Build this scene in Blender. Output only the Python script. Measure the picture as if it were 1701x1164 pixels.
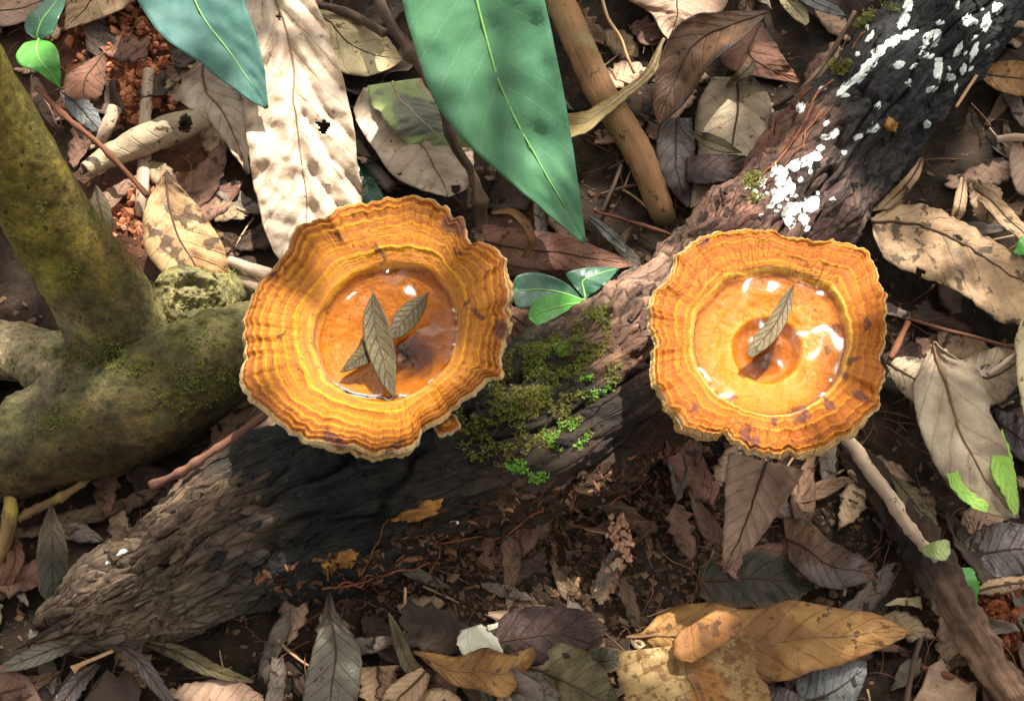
import bpy, bmesh, math, random
import numpy as np
from mathutils import Vector, Matrix, Quaternion
from mathutils.bvhtree import BVHTree

for o in list(bpy.data.objects):
    bpy.data.objects.remove(o, do_unlink=True)
SC = bpy.context.scene
COL = SC.collection
random.seed(7)
RNG = np.random.default_rng(7)

# ------------------------------------------------------------------ camera
W, H = 1701.0, 1164.0
TILT = math.radians(25.0)          # off the vertical
DIST = 0.42
HFOV = math.radians(46.4)
FPX = (W/2)/math.tan(HFOV/2)
CAMPOS = np.array([0.0, -math.sin(TILT)*DIST, math.cos(TILT)*DIST])
cam_d = bpy.data.cameras.new('camera'); cam = bpy.data.objects.new('camera', cam_d); COL.objects.link(cam)
cam.location = CAMPOS; cam.rotation_euler = (TILT, 0, 0)
cam_d.sensor_fit = 'HORIZONTAL'; cam_d.angle = HFOV
cam_d.clip_start = 0.01; cam_d.clip_end = 200.0
SC.camera = cam

# ------------------------------------------------------------------ light
SUN_EL, SUN_AZ = 57.0, 23.0        # azimuth clockwise from +Y (away from the camera)
SUNDIR = np.array([math.cos(math.radians(SUN_EL))*math.sin(math.radians(SUN_AZ)),
                   math.cos(math.radians(SUN_EL))*math.cos(math.radians(SUN_AZ)),
                   math.sin(math.radians(SUN_EL))])
world = bpy.data.worlds.new('World'); SC.world = world; world.use_nodes = True
wn = world.node_tree.nodes; wl = world.node_tree.links; wn.clear()
sky = wn.new('ShaderNodeTexSky'); sky.sky_type = 'NISHITA'; sky.sun_disc = False
sky.sun_elevation = math.radians(SUN_EL); sky.sun_rotation = math.radians(SUN_AZ)
sky.air_density = 1.0; sky.dust_density = 4.0; sky.ozone_density = 0.6
hs = wn.new('ShaderNodeHueSaturation'); hs.inputs['Saturation'].default_value = 0.12
bgd = wn.new('ShaderNodeBackground'); bgd.inputs['Strength'].default_value = 0.075
wo = wn.new('ShaderNodeOutputWorld')
wl.new(sky.outputs[0], hs.inputs['Color']); wbm = wn.new('ShaderNodeMix'); wbm.data_type = 'RGBA'; wbm.blend_type = 'MULTIPLY'; wbm.inputs[0].default_value = 1.0; wbm.inputs[7].default_value = (1.0, 0.975, 0.91, 1)
wl.new(hs.outputs[0], wbm.inputs[6]); wl.new(wbm.outputs[2], bgd.inputs['Color']); wl.new(bgd.outputs[0], wo.inputs['Surface'])
sun_d = bpy.data.lights.new('sun', 'SUN'); sun = bpy.data.objects.new('sun', sun_d); COL.objects.link(sun)
sun_d.energy = 3.3; sun_d.angle = math.radians(0.5); sun_d.color = (1.0, 0.95, 0.86)
sun.rotation_euler = Vector(SUNDIR).to_track_quat('Z', 'Y').to_euler()
sun.location = SUNDIR*5
vs = SC.view_settings
vs.view_transform = 'Standard'; vs.look = 'None'; vs.gamma = 1.0; vs.exposure = 1.85; vs.use_curve_mapping = False

# ------------------------------------------------------------------ maths helpers
_ct, _st = math.cos(TILT), math.sin(TILT)
def rays(px, py):
    x = (np.asarray(px, float)-W/2)/FPX; y = -(np.asarray(py, float)-H/2)/FPX
    d = np.stack([x, y*_ct+_st, y*_st-_ct], -1)
    return d/np.linalg.norm(d, axis=-1, keepdims=True)
def P(px, py, z):
    d = rays(px, py); t = (np.asarray(z)-CAMPOS[2])/d[..., 2]
    return CAMPOS + d*t[..., None]
def PIX(p):
    q = np.asarray(p, float)-CAMPOS
    x = q[..., 0]; y = q[..., 1]*_ct+q[..., 2]*_st; z = q[..., 1]*(-_st)+q[..., 2]*_ct
    return W/2+FPX*x/(-z), H/2-FPX*y/(-z)
def MPP(z):                      # metres per pixel near height z
    return (CAMPOS[2]-z)/_ct/FPX

_perm = RNG.integers(0, 1 << 16, 4096)
def _h(i, j, k):
    return ((_perm[(i+_perm[(j+_perm[k & 4095]) & 4095]) & 4095]) & 0xffff)/65535.0*2-1
def vnoise(p):
    p = np.asarray(p, float); f = np.floor(p); i = f.astype(np.int64); t = p-f; t = t*t*(3-2*t)
    a, b, c = i[..., 0], i[..., 1], i[..., 2]; u, v, w = t[..., 0], t[..., 1], t[..., 2]
    def l(x, y, s): return x+(y-x)*s
    return l(l(l(_h(a, b, c), _h(a+1, b, c), u), l(_h(a, b+1, c), _h(a+1, b+1, c), u), v),
             l(l(_h(a, b, c+1), _h(a+1, b, c+1), u), l(_h(a, b+1, c+1), _h(a+1, b+1, c+1), u), v), w)
def fbm(p, scale, oct=4, gain=0.5):
    p = np.asarray(p, float)*scale; s = 0; a = 1.0
    for o in range(oct):
        s = s+a*vnoise(p+o*17.3); p = p*2.03; a *= gain
    return s
def n1(x, scale, seed=0.0, oct=3):
    x = np.asarray(x, float); return fbm(np.stack([x, np.full_like(x, seed*7.7+.3), np.full_like(x, .7+seed*3.1)], -1), scale, oct)
def sstep(a, b, x):
    t = np.clip((np.asarray(x, float)-a)/(b-a), 0, 1); return t*t*(3-2*t)

def resample(pts, n, smooth=True, closed=False):
    pts = np.asarray(pts, float)
    if closed: pts = np.vstack([pts, pts[:1]])
    seg = np.linalg.norm(np.diff(pts, axis=0), axis=1); seg = np.maximum(seg, 1e-9)
    t = np.concatenate([[0], np.cumsum(seg)]); tt = np.linspace(0, t[-1], n, endpoint=not closed)
    if not smooth or len(pts) < 3:
        return np.stack([np.interp(tt, t, pts[:, k]) for k in range(pts.shape[1])], -1)
    if closed:
        tan = np.zeros_like(pts)
        for i in range(len(pts)):
            a = pts[i-1] if i > 0 else pts[-2]; b = pts[i+1] if i < len(pts)-1 else pts[1]
            tan[i] = b-a
    else:
        tan = np.gradient(pts, axis=0)*2
    tan = tan/np.maximum(np.linalg.norm(tan, axis=1, keepdims=True), 1e-9)
    i = np.clip(np.searchsorted(t, tt, side='right')-1, 0, len(seg)-1)
    h = seg[i][:, None]; s = ((tt-t[i])/seg[i])[:, None]
    h00 = 2*s**3-3*s**2+1; h10 = s**3-2*s**2+s; h01 = -2*s**3+3*s**2; h11 = s**3-s**2
    return h00*pts[i]+h10*h*tan[i]*.8+h01*pts[i+1]+h11*h*tan[i+1]*.8

def srgb(r, g, b, k=1.0):
    def f(c):
        c /= 255.0
        return (c/12.92 if c < .04045 else ((c+.055)/1.055)**2.4)*k
    return (min(f(r), .85), min(f(g), .85), min(f(b), .85))

# ------------------------------------------------------------------ object helpers
def mesh_obj(name, verts, faces, mat=None, parent=None, smooth=True, uv=None, attrs=None, loc=None):
    verts = np.asarray(verts, float)
    if parent is not None: org = np.array(parent.get('_o', (0, 0, 0)))
    elif loc is not None: org = np.asarray(loc, float)
    else: org = np.zeros(3)
    me = bpy.data.meshes.new(name)
    fl = [tuple(int(i) for i in f) for f in faces] if not isinstance(faces, np.ndarray) else faces.tolist()
    me.from_pydata((verts-org).tolist(), [], fl)
    if smooth: me.polygons.foreach_set('use_smooth', [True]*len(me.polygons))
    if uv is not None:
        lay = me.uv_layers.new(name='UVMap')
        li = np.empty(len(me.loops), np.int32); me.loops.foreach_get('vertex_index', li)
        lay.data.foreach_set('uv', np.asarray(uv, np.float32)[li].ravel())
    for k, v in (attrs or {}).items():
        v = np.asarray(v, np.float32)
        if v.ndim == 1:
            a = me.attributes.new(k, 'FLOAT', 'POINT'); a.data.foreach_set('value', v)
        else:
            a = me.attributes.new(k, 'FLOAT_COLOR', 'POINT')
            if v.shape[1] == 3: v = np.concatenate([v, np.ones((len(v), 1), np.float32)], 1)
            a.data.foreach_set('color', v.ravel())
    if mat is not None: me.materials.append(mat)
    o = bpy.data.objects.new(name, me); COL.objects.link(o)
    if parent is not None: o.parent = parent
    elif loc is not None: o.location = org
    return o
def tag(o, label=None, cat=None, group=None, kind=None):
    if label: o['label'] = label
    if cat: o['category'] = cat
    if group: o['group'] = group
    if kind: o['kind'] = kind
    return o
def thing(name, label, cat, loc, group=None):
    o = bpy.data.objects.new(name, None); COL.objects.link(o); o.empty_display_size = .01
    o.location = loc; o['_o'] = [float(v) for v in loc]
    return tag(o, label, cat, group)
def grid_faces(n, m, off=0, flip=False, wrap=False):
    i = np.arange(n-1)[:, None]; mm = m if wrap else m-1; j = np.arange(mm)[None]; j2 = (j+1) % m
    f = np.stack(np.broadcast_arrays(i*m+j, i*m+j2, (i+1)*m+j2, (i+1)*m+j), -1).reshape(-1, 4)+off
    return f[:, ::-1] if flip else f
def vnormals(g):
    du = np.gradient(g, axis=0); dv = np.gradient(g, axis=1)
    n = np.cross(du, dv); n /= np.maximum(np.linalg.norm(n, axis=-1, keepdims=True), 1e-12)
    return n

# ------------------------------------------------------------------ materials
class NT:
    def __init__(s, name):
        s.m = bpy.data.materials.new(name); s.m.use_nodes = True
        s.t = s.m.node_tree; s.t.nodes.clear(); s.out = s.t.nodes.new('ShaderNodeOutputMaterial')
    def n(s, typ, **kw):
        nd = s.t.nodes.new(typ)
        for k, v in kw.items(): setattr(nd, k, v)
        return nd
    def l(s, a, b): s.t.links.new(a, b)
    def val(s, sock, v):
        if isinstance(v, (int, float)): sock.default_value = v
        elif isinstance(v, (tuple, list)): sock.default_value = tuple(v)+((1,) if len(v) == 3 and sock.type == 'RGBA' else ())
        else: s.l(v, sock)
    def math(s, op, a, b=0.0, c=0.0, clamp=False):
        nd = s.n('ShaderNodeMath', operation=op, use_clamp=clamp)
        for i, v in enumerate((a, b, c)):
            if i < len(nd.inputs): s.val(nd.inputs[i], v)
        return nd.outputs[0]
    def coord(s, which='Object'): return s.n('ShaderNodeTexCoord').outputs[which]
    def noise(s, scale, detail=4, rough=.55, vec=None, dist=0.0, out=0):
        nd = s.n('ShaderNodeTexNoise'); nd.inputs['Scale'].default_value = scale; nd.inputs['Detail'].default_value = detail
        nd.inputs['Roughness'].default_value = rough; nd.inputs['Distortion'].default_value = dist
        if vec is None: vec = s.coord()
        s.l(vec, nd.inputs['Vector']); return nd.outputs[out]
    def ramp(s, fac, stops, interp='LINEAR'):
        nd = s.n('ShaderNodeValToRGB'); cr = nd.color_ramp; cr.interpolation = interp
        while len(cr.elements) < len(stops): cr.elements.new(.5)
        for e, (p, c) in zip(cr.elements, stops):
            e.position = p; e.color = (c, c, c, 1) if isinstance(c, (int, float)) else tuple(c)+(1,)
        s.l(fac, nd.inputs[0]); return nd.outputs[0]
    def mix(s, f, a, b, mode='MIX'):
        nd = s.n('ShaderNodeMix', data_type='RGBA', blend_type=mode)
        s.val(nd.inputs[0], f); s.val(nd.inputs[6], a); s.val(nd.inputs[7], b); return nd.outputs[2]
    def attr(s, name, out='Fac'):
        nd = s.n('ShaderNodeAttribute', attribute_name=name); return nd.outputs[out]
    def mapping(s, vec, scale=(1, 1, 1)):
        nd = s.n('ShaderNodeMapping'); s.l(vec, nd.inputs[0]); nd.inputs['Scale'].default_value = scale; return nd.outputs[0]
    def bump(s, h, dist, strength=1.0, normal=None):
        nd = s.n('ShaderNodeBump'); nd.inputs['Strength'].default_value = strength; nd.inputs['Distance'].default_value = dist
        s.l(h, nd.inputs['Height'])
        if normal is not None: s.l(normal, nd.inputs['Normal'])
        return nd.outputs[0]
    def pbr(s, col, rough=.7, normal=None, spec=.35, **kw):
        b = s.n('ShaderNodeBsdfPrincipled'); s.val(b.inputs['Base Color'], col); s.val(b.inputs['Roughness'], rough)
        b.inputs['Specular IOR Level'].default_value = spec
        for k, v in kw.items(): s.val(b.inputs[k], v)
        if normal is not None: s.l(normal, b.inputs['Normal'])
        return b.outputs[0]
    def done(s, sh): s.l(sh, s.out.inputs['Surface']); return s.m

def leaf_mat(name, a, b, spot=None, vein=None, rough=.65, trans=.18, nv=9, veinw=.05, spot_lo=.62, scale=70, spot_scale=260, spec=.3, k=3.2, vary=.0, patch=None, relief=.0004, veink=.32, edge=.5):
    t = NT(name); oc = t.coord(); uv = t.coord('UV')
    c = t.mix(t.ramp(t.noise(scale, 5, .6), [(.36, 0), (.64, 1)]), a, b)
    c = t.mix(t.math('MULTIPLY', t.ramp(t.noise(scale*6, 3, .6), [(.35, 0), (.7, 1)]), .22), c, tuple(x*.45 for x in a))
    if patch:                                     # large two-tone areas, (colour, threshold)
        c = t.mix(t.ramp(t.noise(scale*.55, 3, .5, dist=.4), [(patch[1]-.02, 0), (patch[1]+.02, 1)]), c, patch[0])
    if spot:
        c = t.mix(t.math('MULTIPLY', t.ramp(t.noise(spot_scale, 3, .6), [(spot_lo, 0), (spot_lo+.05, 1)]), .9), c, spot)
        c = t.mix(t.math('MULTIPLY', t.ramp(t.noise(spot_scale*.3, 5, .7), [(spot_lo-.02, 0), (spot_lo+.08, 1)]), .55), c, spot)
    sep = t.n('ShaderNodeSeparateXYZ'); t.l(uv, sep.inputs[0])
    av = t.math('ABSOLUTE', t.math('SUBTRACT', sep.outputs[1], .5))
    wob = t.math('MULTIPLY', t.math('SUBTRACT', t.noise(90, 2), .5), .35)
    ph = t.math('ADD', t.math('SUBTRACT', t.math('MULTIPLY', sep.outputs[0], nv), t.math('MULTIPLY', av, k)), wob)
    d = t.math('ABSOLUTE', t.math('SUBTRACT', t.math('FRACT', ph), .5))
    vl = t.ramp(d, [(0, 1), (veinw, .25), (veinw*2.2, 0)])
    fine = t.n('ShaderNodeTexVoronoi', feature='DISTANCE_TO_EDGE'); fine.inputs['Scale'].default_value = 620; t.l(oc, fine.inputs['Vector'])
    fv = t.ramp(fine.outputs['Distance'], [(0, 1), (.10, 0)])
    if vein:
        c = t.mix(t.math('MULTIPLY', vl, veink), c, vein)
        c = t.mix(t.math('MULTIPLY', fv, .10), c, vein)
    if spot and edge:                             # dry, darker margin and a film of dirt
        ef = t.math('ADD', t.math('MULTIPLY', av, 2.0), t.math('MULTIPLY', t.math('SUBTRACT', t.noise(130, 5, .65), .5), .9))
        c = t.mix(t.math('MULTIPLY', t.ramp(ef, [(.78, 0), (1.0, 1)]), edge), c, spot)
        c = t.mix(t.math('MULTIPLY', t.ramp(t.noise(38, 6, .7), [(.48, 0), (.68, 1)]), .4), c, tuple(.5*p_+.5*q_*.4 for p_, q_ in zip(spot, a)))
    if vary:
        oi = t.n('ShaderNodeObjectInfo')
        h = t.n('ShaderNodeHueSaturation'); t.l(c, h.inputs['Color'])
        t.l(t.math('MULTIPLY_ADD', oi.outputs['Random'], vary, 1-vary*.55), h.inputs['Value'])
        t.l(t.math('MULTIPLY_ADD', oi.outputs['Random'], -.03, .515), h.inputs['Hue'])
        c = h.outputs[0]
    hgt = t.math('ADD', t.math('MULTIPLY', t.noise(420, 4, .6), 1.0), t.math('MULTIPLY', vl, -.5))
    hgt = t.math('ADD', hgt, t.math('MULTIPLY', fv, -.15))
    nrm = t.bump(hgt, relief, 1.0)
    rr = t.math('MULTIPLY_ADD', t.noise(160, 3), .3, rough-.15)
    p = t.pbr(c, rr, nrm, spec)
    if trans > 0:
        tr = t.n('ShaderNodeBsdfTranslucent'); t.val(tr.inputs['Color'], c)
        mx = t.n('ShaderNodeMixShader'); mx.inputs[0].default_value = trans; t.l(p, mx.inputs[1]); t.l(tr.outputs[0], mx.inputs[2]); p = mx.outputs[0]
    return t.done(p)

def wood_mat(name, a, b, c2=None, rough=.8, sc=120, stretch=(1, 1, 1), dist=.0006, spot=None, vary=0, grain=False):
    t = NT(name); oc = t.mapping(t.attr('lu', 'Vector'), (.16, 1.6, 1.6)) if grain else t.mapping(t.coord(), stretch)
    c = t.mix(t.ramp(t.noise(sc, 6, .65, oc), [(.35, 0), (.65, 1)]), a, b)
    if c2: c = t.mix(t.ramp(t.noise(sc*.4, 4, .6), [(.5, 0), (.62, 1)]), c, c2)
    if spot: c = t.mix(t.ramp(t.noise(sc*3, 3, .6), [(.62, 0), (.68, 1)]), c, spot)
    if vary:
        oi = t.n('ShaderNodeObjectInfo'); h = t.n('ShaderNodeHueSaturation'); t.l(c, h.inputs['Color'])
        t.l(t.math('MULTIPLY_ADD', oi.outputs['Random'], vary, 1-vary*.5), h.inputs['Value']); c = h.outputs[0]
    n = t.bump(t.noise(sc*2.5, 6, .7, oc), dist)
    return t.done(t.pbr(c, rough, n, .3))

# ------------------------------------------------------------------ ground
def G(x, y):
    x = np.asarray(x, float); y = np.asarray(y, float); p = np.stack([x, y, np.zeros_like(x)], -1)
    near = np.exp(-(x*x+y*y)/.6)
    return -.004+(fbm(p+3.1, 14, 3)*.0035+fbm(p+9.7, 70, 3)*.0016+fbm(p, 260, 3)*.0011)*near+fbm(p, .8, 3)*.02*(1-near)
def soil_mat():
    t = NT('soil')
    red = t.attr('red')
    a = t.mix(t.ramp(t.noise(90, 6, .65), [(.35, 0), (.68, 1)]), (.014, .009, .006), (.07, .043, .026))
    b = t.mix(t.ramp(t.noise(140, 6, .65), [(.35, 0), (.68, 1)]), (.07, .022, .01), (.2, .075, .035))
    c = t.mix(red, a, b)
    c = t.mix(t.ramp(t.noise(420, 4, .7), [(.62, 0), (.7, 1)]), c, (.13, .085, .05))
    n = t.bump(t.noise(330, 8, .75), .0022)
    return t.done(t.pbr(c, .85, n, .25))
def build_ground():
    n = 420; s = np.linspace(-1, 1, n); xs = s*.34+np.sign(s)*np.abs(s)**9*30.0
    X, Y = np.meshgrid(xs, xs, indexing='ij'); Z = G(X, Y)
    p = np.stack([X, Y, Z], -1).reshape(-1, 3)
    px, py = PIX(np.stack([X, Y, Z*0], -1).reshape(-1, 3))
    red = np.zeros(len(p))
    for cx, cy, r in ((210, 110, 130), (120, 60, 90), (225, 350, 90), (1665, 1030, 70), (1620, 960, 60), (890, 400, 60), (300, 250, 70)):
        red = np.maximum(red, np.exp(-((px-cx)**2+(py-cy)**2)/r**2))
    red = np.where((np.abs(p[:, 0]) < .5) & (np.abs(p[:, 1]) < .5), red, 0)
    o = mesh_obj('ground', p, grid_faces(n, n, flip=True), soil_mat(), attrs={'red': red})
    o['kind'] = 'structure'
    return o
ground = build_ground()
def zg(px, py, it=3):             # ground height seen at a pixel
    z = np.zeros(np.shape(px))
    for _ in range(it):
        p = P(px, py, z); z = G(p[..., 0], p[..., 1])
    return z

# ------------------------------------------------------------------ tubes
def tube_grid(pts, rad, nseg, nrow=None, rough=0.0, rscale=300, seed=0, ridge=0.0, nridge=7):
    pts = np.asarray(pts, float); rad = np.asarray(rad, float)
    q = np.concatenate([pts, rad[:, None]*1.0], 1)
    if nrow is None: nrow = max(8, len(pts)*6)
    # resample by length of the xyz part
    seg = np.linalg.norm(np.diff(pts, axis=0), axis=1); t = np.concatenate([[0], np.cumsum(seg)])
    xyz = resample(pts, nrow); tt = np.linspace(0, t[-1], nrow); r = np.interp(tt, t, rad)
    d = np.gradient(xyz, axis=0); d /= np.linalg.norm(d, axis=1, keepdims=True)
    up = np.array([0, 0, 1.0]) if abs(d[0][2]) < .9 else np.array([1.0, 0, 0])
    N = np.zeros_like(xyz); prev = up
    for i in range(nrow):
        v = prev-d[i]*np.dot(prev, d[i]); v /= np.linalg.norm(v); N[i] = v; prev = v
    B = np.cross(d, N); a = np.linspace(0, 2*math.pi, nseg, endpoint=False)
    dirs = N[:, None]*np.cos(a)[None, :, None]+B[:, None]*np.sin(a)[None, :, None]
    g = xyz[:, None]+dirs*r[:, None, None]
    if rough:
        k = fbm(g+seed*.37, rscale, 3); g = g+dirs*(k*rough)[..., None]
    if ridge:
        k = np.sin(a*nridge+seed)[None, :]+.6*vnoise(np.stack(np.broadcast_arrays(a[None]*3+seed, tt[:, None]*60, 0*a[None]), -1)); g = g+dirs*(k*ridge*r[:, None])[..., None]
    return g, xyz, dirs, tt
def tube_mesh(g):
    n, m = g.shape[:2]
    v = np.concatenate([g.reshape(-1, 3), g[0].mean(0)[None], g[-1].mean(0)[None]])
    f = grid_faces(n, m, wrap=True).tolist()
    a, b = n*m, n*m+1
    for j in range(m):
        f.append((a, (j+1) % m, j)); f.append((b, (n-1)*m+j, (n-1)*m+(j+1) % m))
    return v, f
def px_pts(lst):
    """(px, py, height above soil, radius px) -> points, radii"""
    a = np.array(lst, float); z = zg(a[:, 0], a[:, 1])+a[:, 2]
    return P(a[:, 0], a[:, 1], z), a[:, 3]*MPP(0.01)
def twig(name, label, cat, mat, lst, nseg=9, nrow=None, rough=.0003, ridge=.03, group=None, knots=0):
    pts, r = px_pts(lst)
    g, xyz, dirs, tt = tube_grid(pts, r, nseg, nrow or max(14, len(lst)*9), rough, 260, random.random()*9, ridge)
    if knots:
        for _ in range(knots):
            i = random.randrange(2, len(xyz)-2); w = np.exp(-((np.arange(len(xyz))-i)/1.3)**2)
            g = g+dirs*(w*np.interp(tt[i], tt, np.full(len(tt), r.mean()))*.35)[:, None, None]
    v, f = tube_mesh(g); a = np.linspace(0, 2*math.pi, nseg, endpoint=False); rm = float(r.mean())
    lu = np.stack(np.broadcast_arrays(tt[:, None], np.cos(a)[None]*rm+pts[0][0], np.sin(a)[None]*rm), -1).reshape(-1, 3); lu = np.concatenate([lu, lu[:1], lu[-1:]])
    o = mesh_obj(name, v, f, mat, loc=pts[0], attrs={'lu': lu}); return tag(o, label, cat, group)

# ------------------------------------------------------------------ leaves
def leaf_surface(L, R, lift, n=56, m=22, camber=0.0, tilt=0.0, wave=0.0018, crumple=0.0011, quilt=0.0006, nv=9, k=1.6, rib=.5, jag=1.6, fold=0.0, seed=None, curl_l=0.0, curl_r=0.0, base_z=None):
    seed = random.random()*50 if seed is None else seed
    L = resample(L, n); R = resample(R, n); u = np.linspace(0, 1, n)
    ax = (R-L); wd = np.linalg.norm(ax, axis=1); axn = ax/np.maximum(wd, 1e-6)[:, None]
    if jag:
        e = np.minimum(1, wd/20)
        L = L-axn*((n1(u, 26, seed)+.8*n1(u, 6, seed+9, 2))*jag*e)[:, None]; R = R+axn*((n1(u, 26, seed+4)+.8*n1(u, 6, seed+14, 2))*jag*e)[:, None]
    mid = L*(1-rib)+R*rib
    v = np.linspace(-1, 1, m)
    px = np.where(v[None, :, None] < 0, mid[:, None]+(L-mid)[:, None]*(-v)[None, :, None], mid[:, None]+(R-mid)[:, None]*v[None, :, None])
    lift = np.interp(u, np.linspace(0, 1, len(lift)), lift) if len(lift) < 3 else resample(np.stack([np.linspace(0, 1, len(lift)), np.array(lift)*8], -1), n)[:, 1]/8
    z0 = zg(mid[:, 0], mid[:, 1]) if base_z is None else np.full(n, base_z)
    z0 = np.convolve(np.pad(z0, 6, mode='edge'), np.ones(13)/13, 'valid')
    hw = wd*MPP(.01)/2
    U, V = np.meshgrid(u, v, indexing='ij')
    z = (z0+lift)[:, None]+hw[:, None]*(camber*V**2+tilt*V+fold*np.abs(V)+curl_l*np.clip(-V, 0, 1)**3+curl_r*np.clip(V, 0, 1)**3)
    ks = np.clip(hw/.011, .22, 1.0)[:, None]; ks = np.clip(ks*0+np.clip(hw.max()/.011, .25, 1.0), 0, 1)
    quilt = quilt*ks*ks; crumple = crumple*ks; wave = wave*ks
    if np.any(wave): z = z+wave*n1(U*1.0+np.sign(V)*5, 5, seed+2, 2)*np.abs(V)**1.3
    pp = np.stack([px[..., 0]*.0002, px[..., 1]*.0002, 0*px[..., 0]+seed], -1)
    if np.any(crumple): z = z+crumple*(fbm(pp, 60, 3)+.5*fbm(pp+3, 230, 2)+.35*np.abs(fbm(pp+9, 130, 2)))
    if np.any(quilt):
        ph = U*nv-np.abs(V)*k+.35*vnoise(np.stack([U*4, V*1.5, 0*U+seed], -1)); d = np.abs(ph-np.floor(ph)-.5)
        z = z+quilt*(np.sqrt(np.clip(d*2, 0, 1))-.5)*np.clip(np.minimum(U, 1-U)*9, 0, 1)*np.minimum(1, np.abs(V)*5)
    g = P(px[..., 0], px[..., 1], z)
    return g, U, V, px
def sheet_mesh(g, thick, keep=None):
    n, m = g.shape[:2]; nn = vnormals(g)
    if nn[..., 2].mean() < 0: nn = -nn
    bot = g-nn*thick
    v = np.concatenate([g.reshape(-1, 3), bot.reshape(-1, 3)]); N = n*m
    top = grid_faces(n, m)
    if keep is not None: top = top[keep.reshape(-1)]
    edges = {}
    for q in top.tolist():
        for a, b in zip(q, q[1:]+q[:1]): edges[(a, b)] = 1
    side = [(b, a, a+N, b+N) for (a, b) in edges if (b, a) not in edges]
    f = top.tolist()+(top[:, ::-1]+N).tolist()+side
    t = v[f[0]]; nz = np.cross(t[1]-t[0], t[2]-t[0])[2]
    if nz < 0: f = [q[::-1] for q in f]
    return v, f
def leaf(name, label, mat, L, R, lift=(.003, .004), thick=.00035, midrib=True, ribmat=None, ribr=.0005, holes=(), stalk=None, cat='leaf', group=None, ribside=1, **kw):
    g, U, V, px = leaf_surface(L, R, lift, **kw)
    n, m = g.shape[:2]
    keep = None
    if holes:
        c = (px[:-1, :-1]+px[1:, 1:]+px[1:, :-1]+px[:-1, 1:])/4; keep = np.ones(c.shape[:2], bool)
        for hx, hy, hr in holes:
            a = np.arctan2(c[..., 1]-hy, c[..., 0]-hx); keep &= np.hypot(c[..., 0]-hx, c[..., 1]-hy) > hr*(1+.18*np.sin(a*3+hx)+.1*np.sin(a*5+hy))
    v, f = sheet_mesh(g, thick, keep)
    base = g[0, m//2]
    t = thing(name, label, cat, base, group)
    uv = np.stack([U, (V+1)/2], -1).reshape(-1, 2)
    mesh_obj('blade', v, f, mat, t, uv=np.concatenate([uv, uv]))
    if midrib:
        line = (g[:, (m-1)//2]+g[:, m//2])/2
        if holes:
            pl = (px[:, (m-1)//2]+px[:, m//2])/2
        a = int(n*.01); b = int(n*.93); line = line[a:b]; line = line[::2]
        nn = vnormals(g)[:, m//2][a:b][::2]; nn = np.where(nn[:, 2:3] < 0, -nn, nn)
        rr = np.linspace(ribr, ribr*.3, len(line))
        gg, *_ = tube_grid(line+nn*rr[:, None]*.25*ribside, rr, 6, len(line))
        vv, ff = tube_mesh(gg); mesh_obj('midrib', vv, ff, ribmat or mat, t)
    if stalk:
        pts, r = px_pts(stalk); pts[0] = base
        gg, *_ = tube_grid(pts, r, 7, 14, .0001, 300); vv, ff = tube_mesh(gg); mesh_obj('stalk', vv, ff, ribmat or mat, t)
    return t

# ------------------------------------------------------------------ fallen log
LOGPX = np.array([  # px, py, radius px
    (70, 1062, 62), (150, 1025, 78), (270, 965, 96), (430, 880, 128), (620, 815, 142), (800, 762, 148), (950, 690, 150),
    (1085, 595, 142), (1190, 490, 124), (1300, 365, 112), (1420, 220, 106), (1560, 60, 102), (1690, -90, 98), (1830, -250, 92)], float)
LOGR = LOGPX[:, 2]*MPP(.02)
LOGC = P(LOGPX[:, 0], LOGPX[:, 1], LOGR*.55)
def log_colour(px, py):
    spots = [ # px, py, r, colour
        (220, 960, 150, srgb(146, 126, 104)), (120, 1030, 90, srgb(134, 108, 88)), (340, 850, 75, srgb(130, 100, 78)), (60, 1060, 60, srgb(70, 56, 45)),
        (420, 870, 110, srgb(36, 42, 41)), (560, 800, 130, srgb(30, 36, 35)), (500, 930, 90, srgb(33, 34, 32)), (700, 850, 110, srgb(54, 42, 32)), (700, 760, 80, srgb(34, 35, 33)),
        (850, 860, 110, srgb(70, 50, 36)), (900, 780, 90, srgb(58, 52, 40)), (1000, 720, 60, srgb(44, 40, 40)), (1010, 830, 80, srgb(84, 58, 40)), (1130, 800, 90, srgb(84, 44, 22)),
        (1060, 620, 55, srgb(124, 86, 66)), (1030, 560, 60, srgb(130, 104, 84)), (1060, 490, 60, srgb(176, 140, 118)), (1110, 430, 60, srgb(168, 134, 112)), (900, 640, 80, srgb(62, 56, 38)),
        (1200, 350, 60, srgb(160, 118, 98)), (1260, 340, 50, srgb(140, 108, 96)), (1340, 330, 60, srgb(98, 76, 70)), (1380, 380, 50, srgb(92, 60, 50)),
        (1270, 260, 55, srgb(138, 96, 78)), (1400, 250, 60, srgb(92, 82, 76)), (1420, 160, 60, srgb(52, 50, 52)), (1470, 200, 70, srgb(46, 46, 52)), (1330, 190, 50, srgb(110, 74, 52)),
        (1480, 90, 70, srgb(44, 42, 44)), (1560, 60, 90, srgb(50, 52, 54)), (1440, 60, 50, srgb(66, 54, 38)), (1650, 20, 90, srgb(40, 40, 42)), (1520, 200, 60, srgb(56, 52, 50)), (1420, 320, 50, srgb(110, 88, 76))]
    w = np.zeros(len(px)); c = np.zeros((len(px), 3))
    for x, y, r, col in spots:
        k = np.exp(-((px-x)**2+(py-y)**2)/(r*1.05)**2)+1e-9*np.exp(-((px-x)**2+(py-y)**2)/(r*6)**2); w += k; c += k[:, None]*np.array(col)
    return c/w[:, None]
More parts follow.
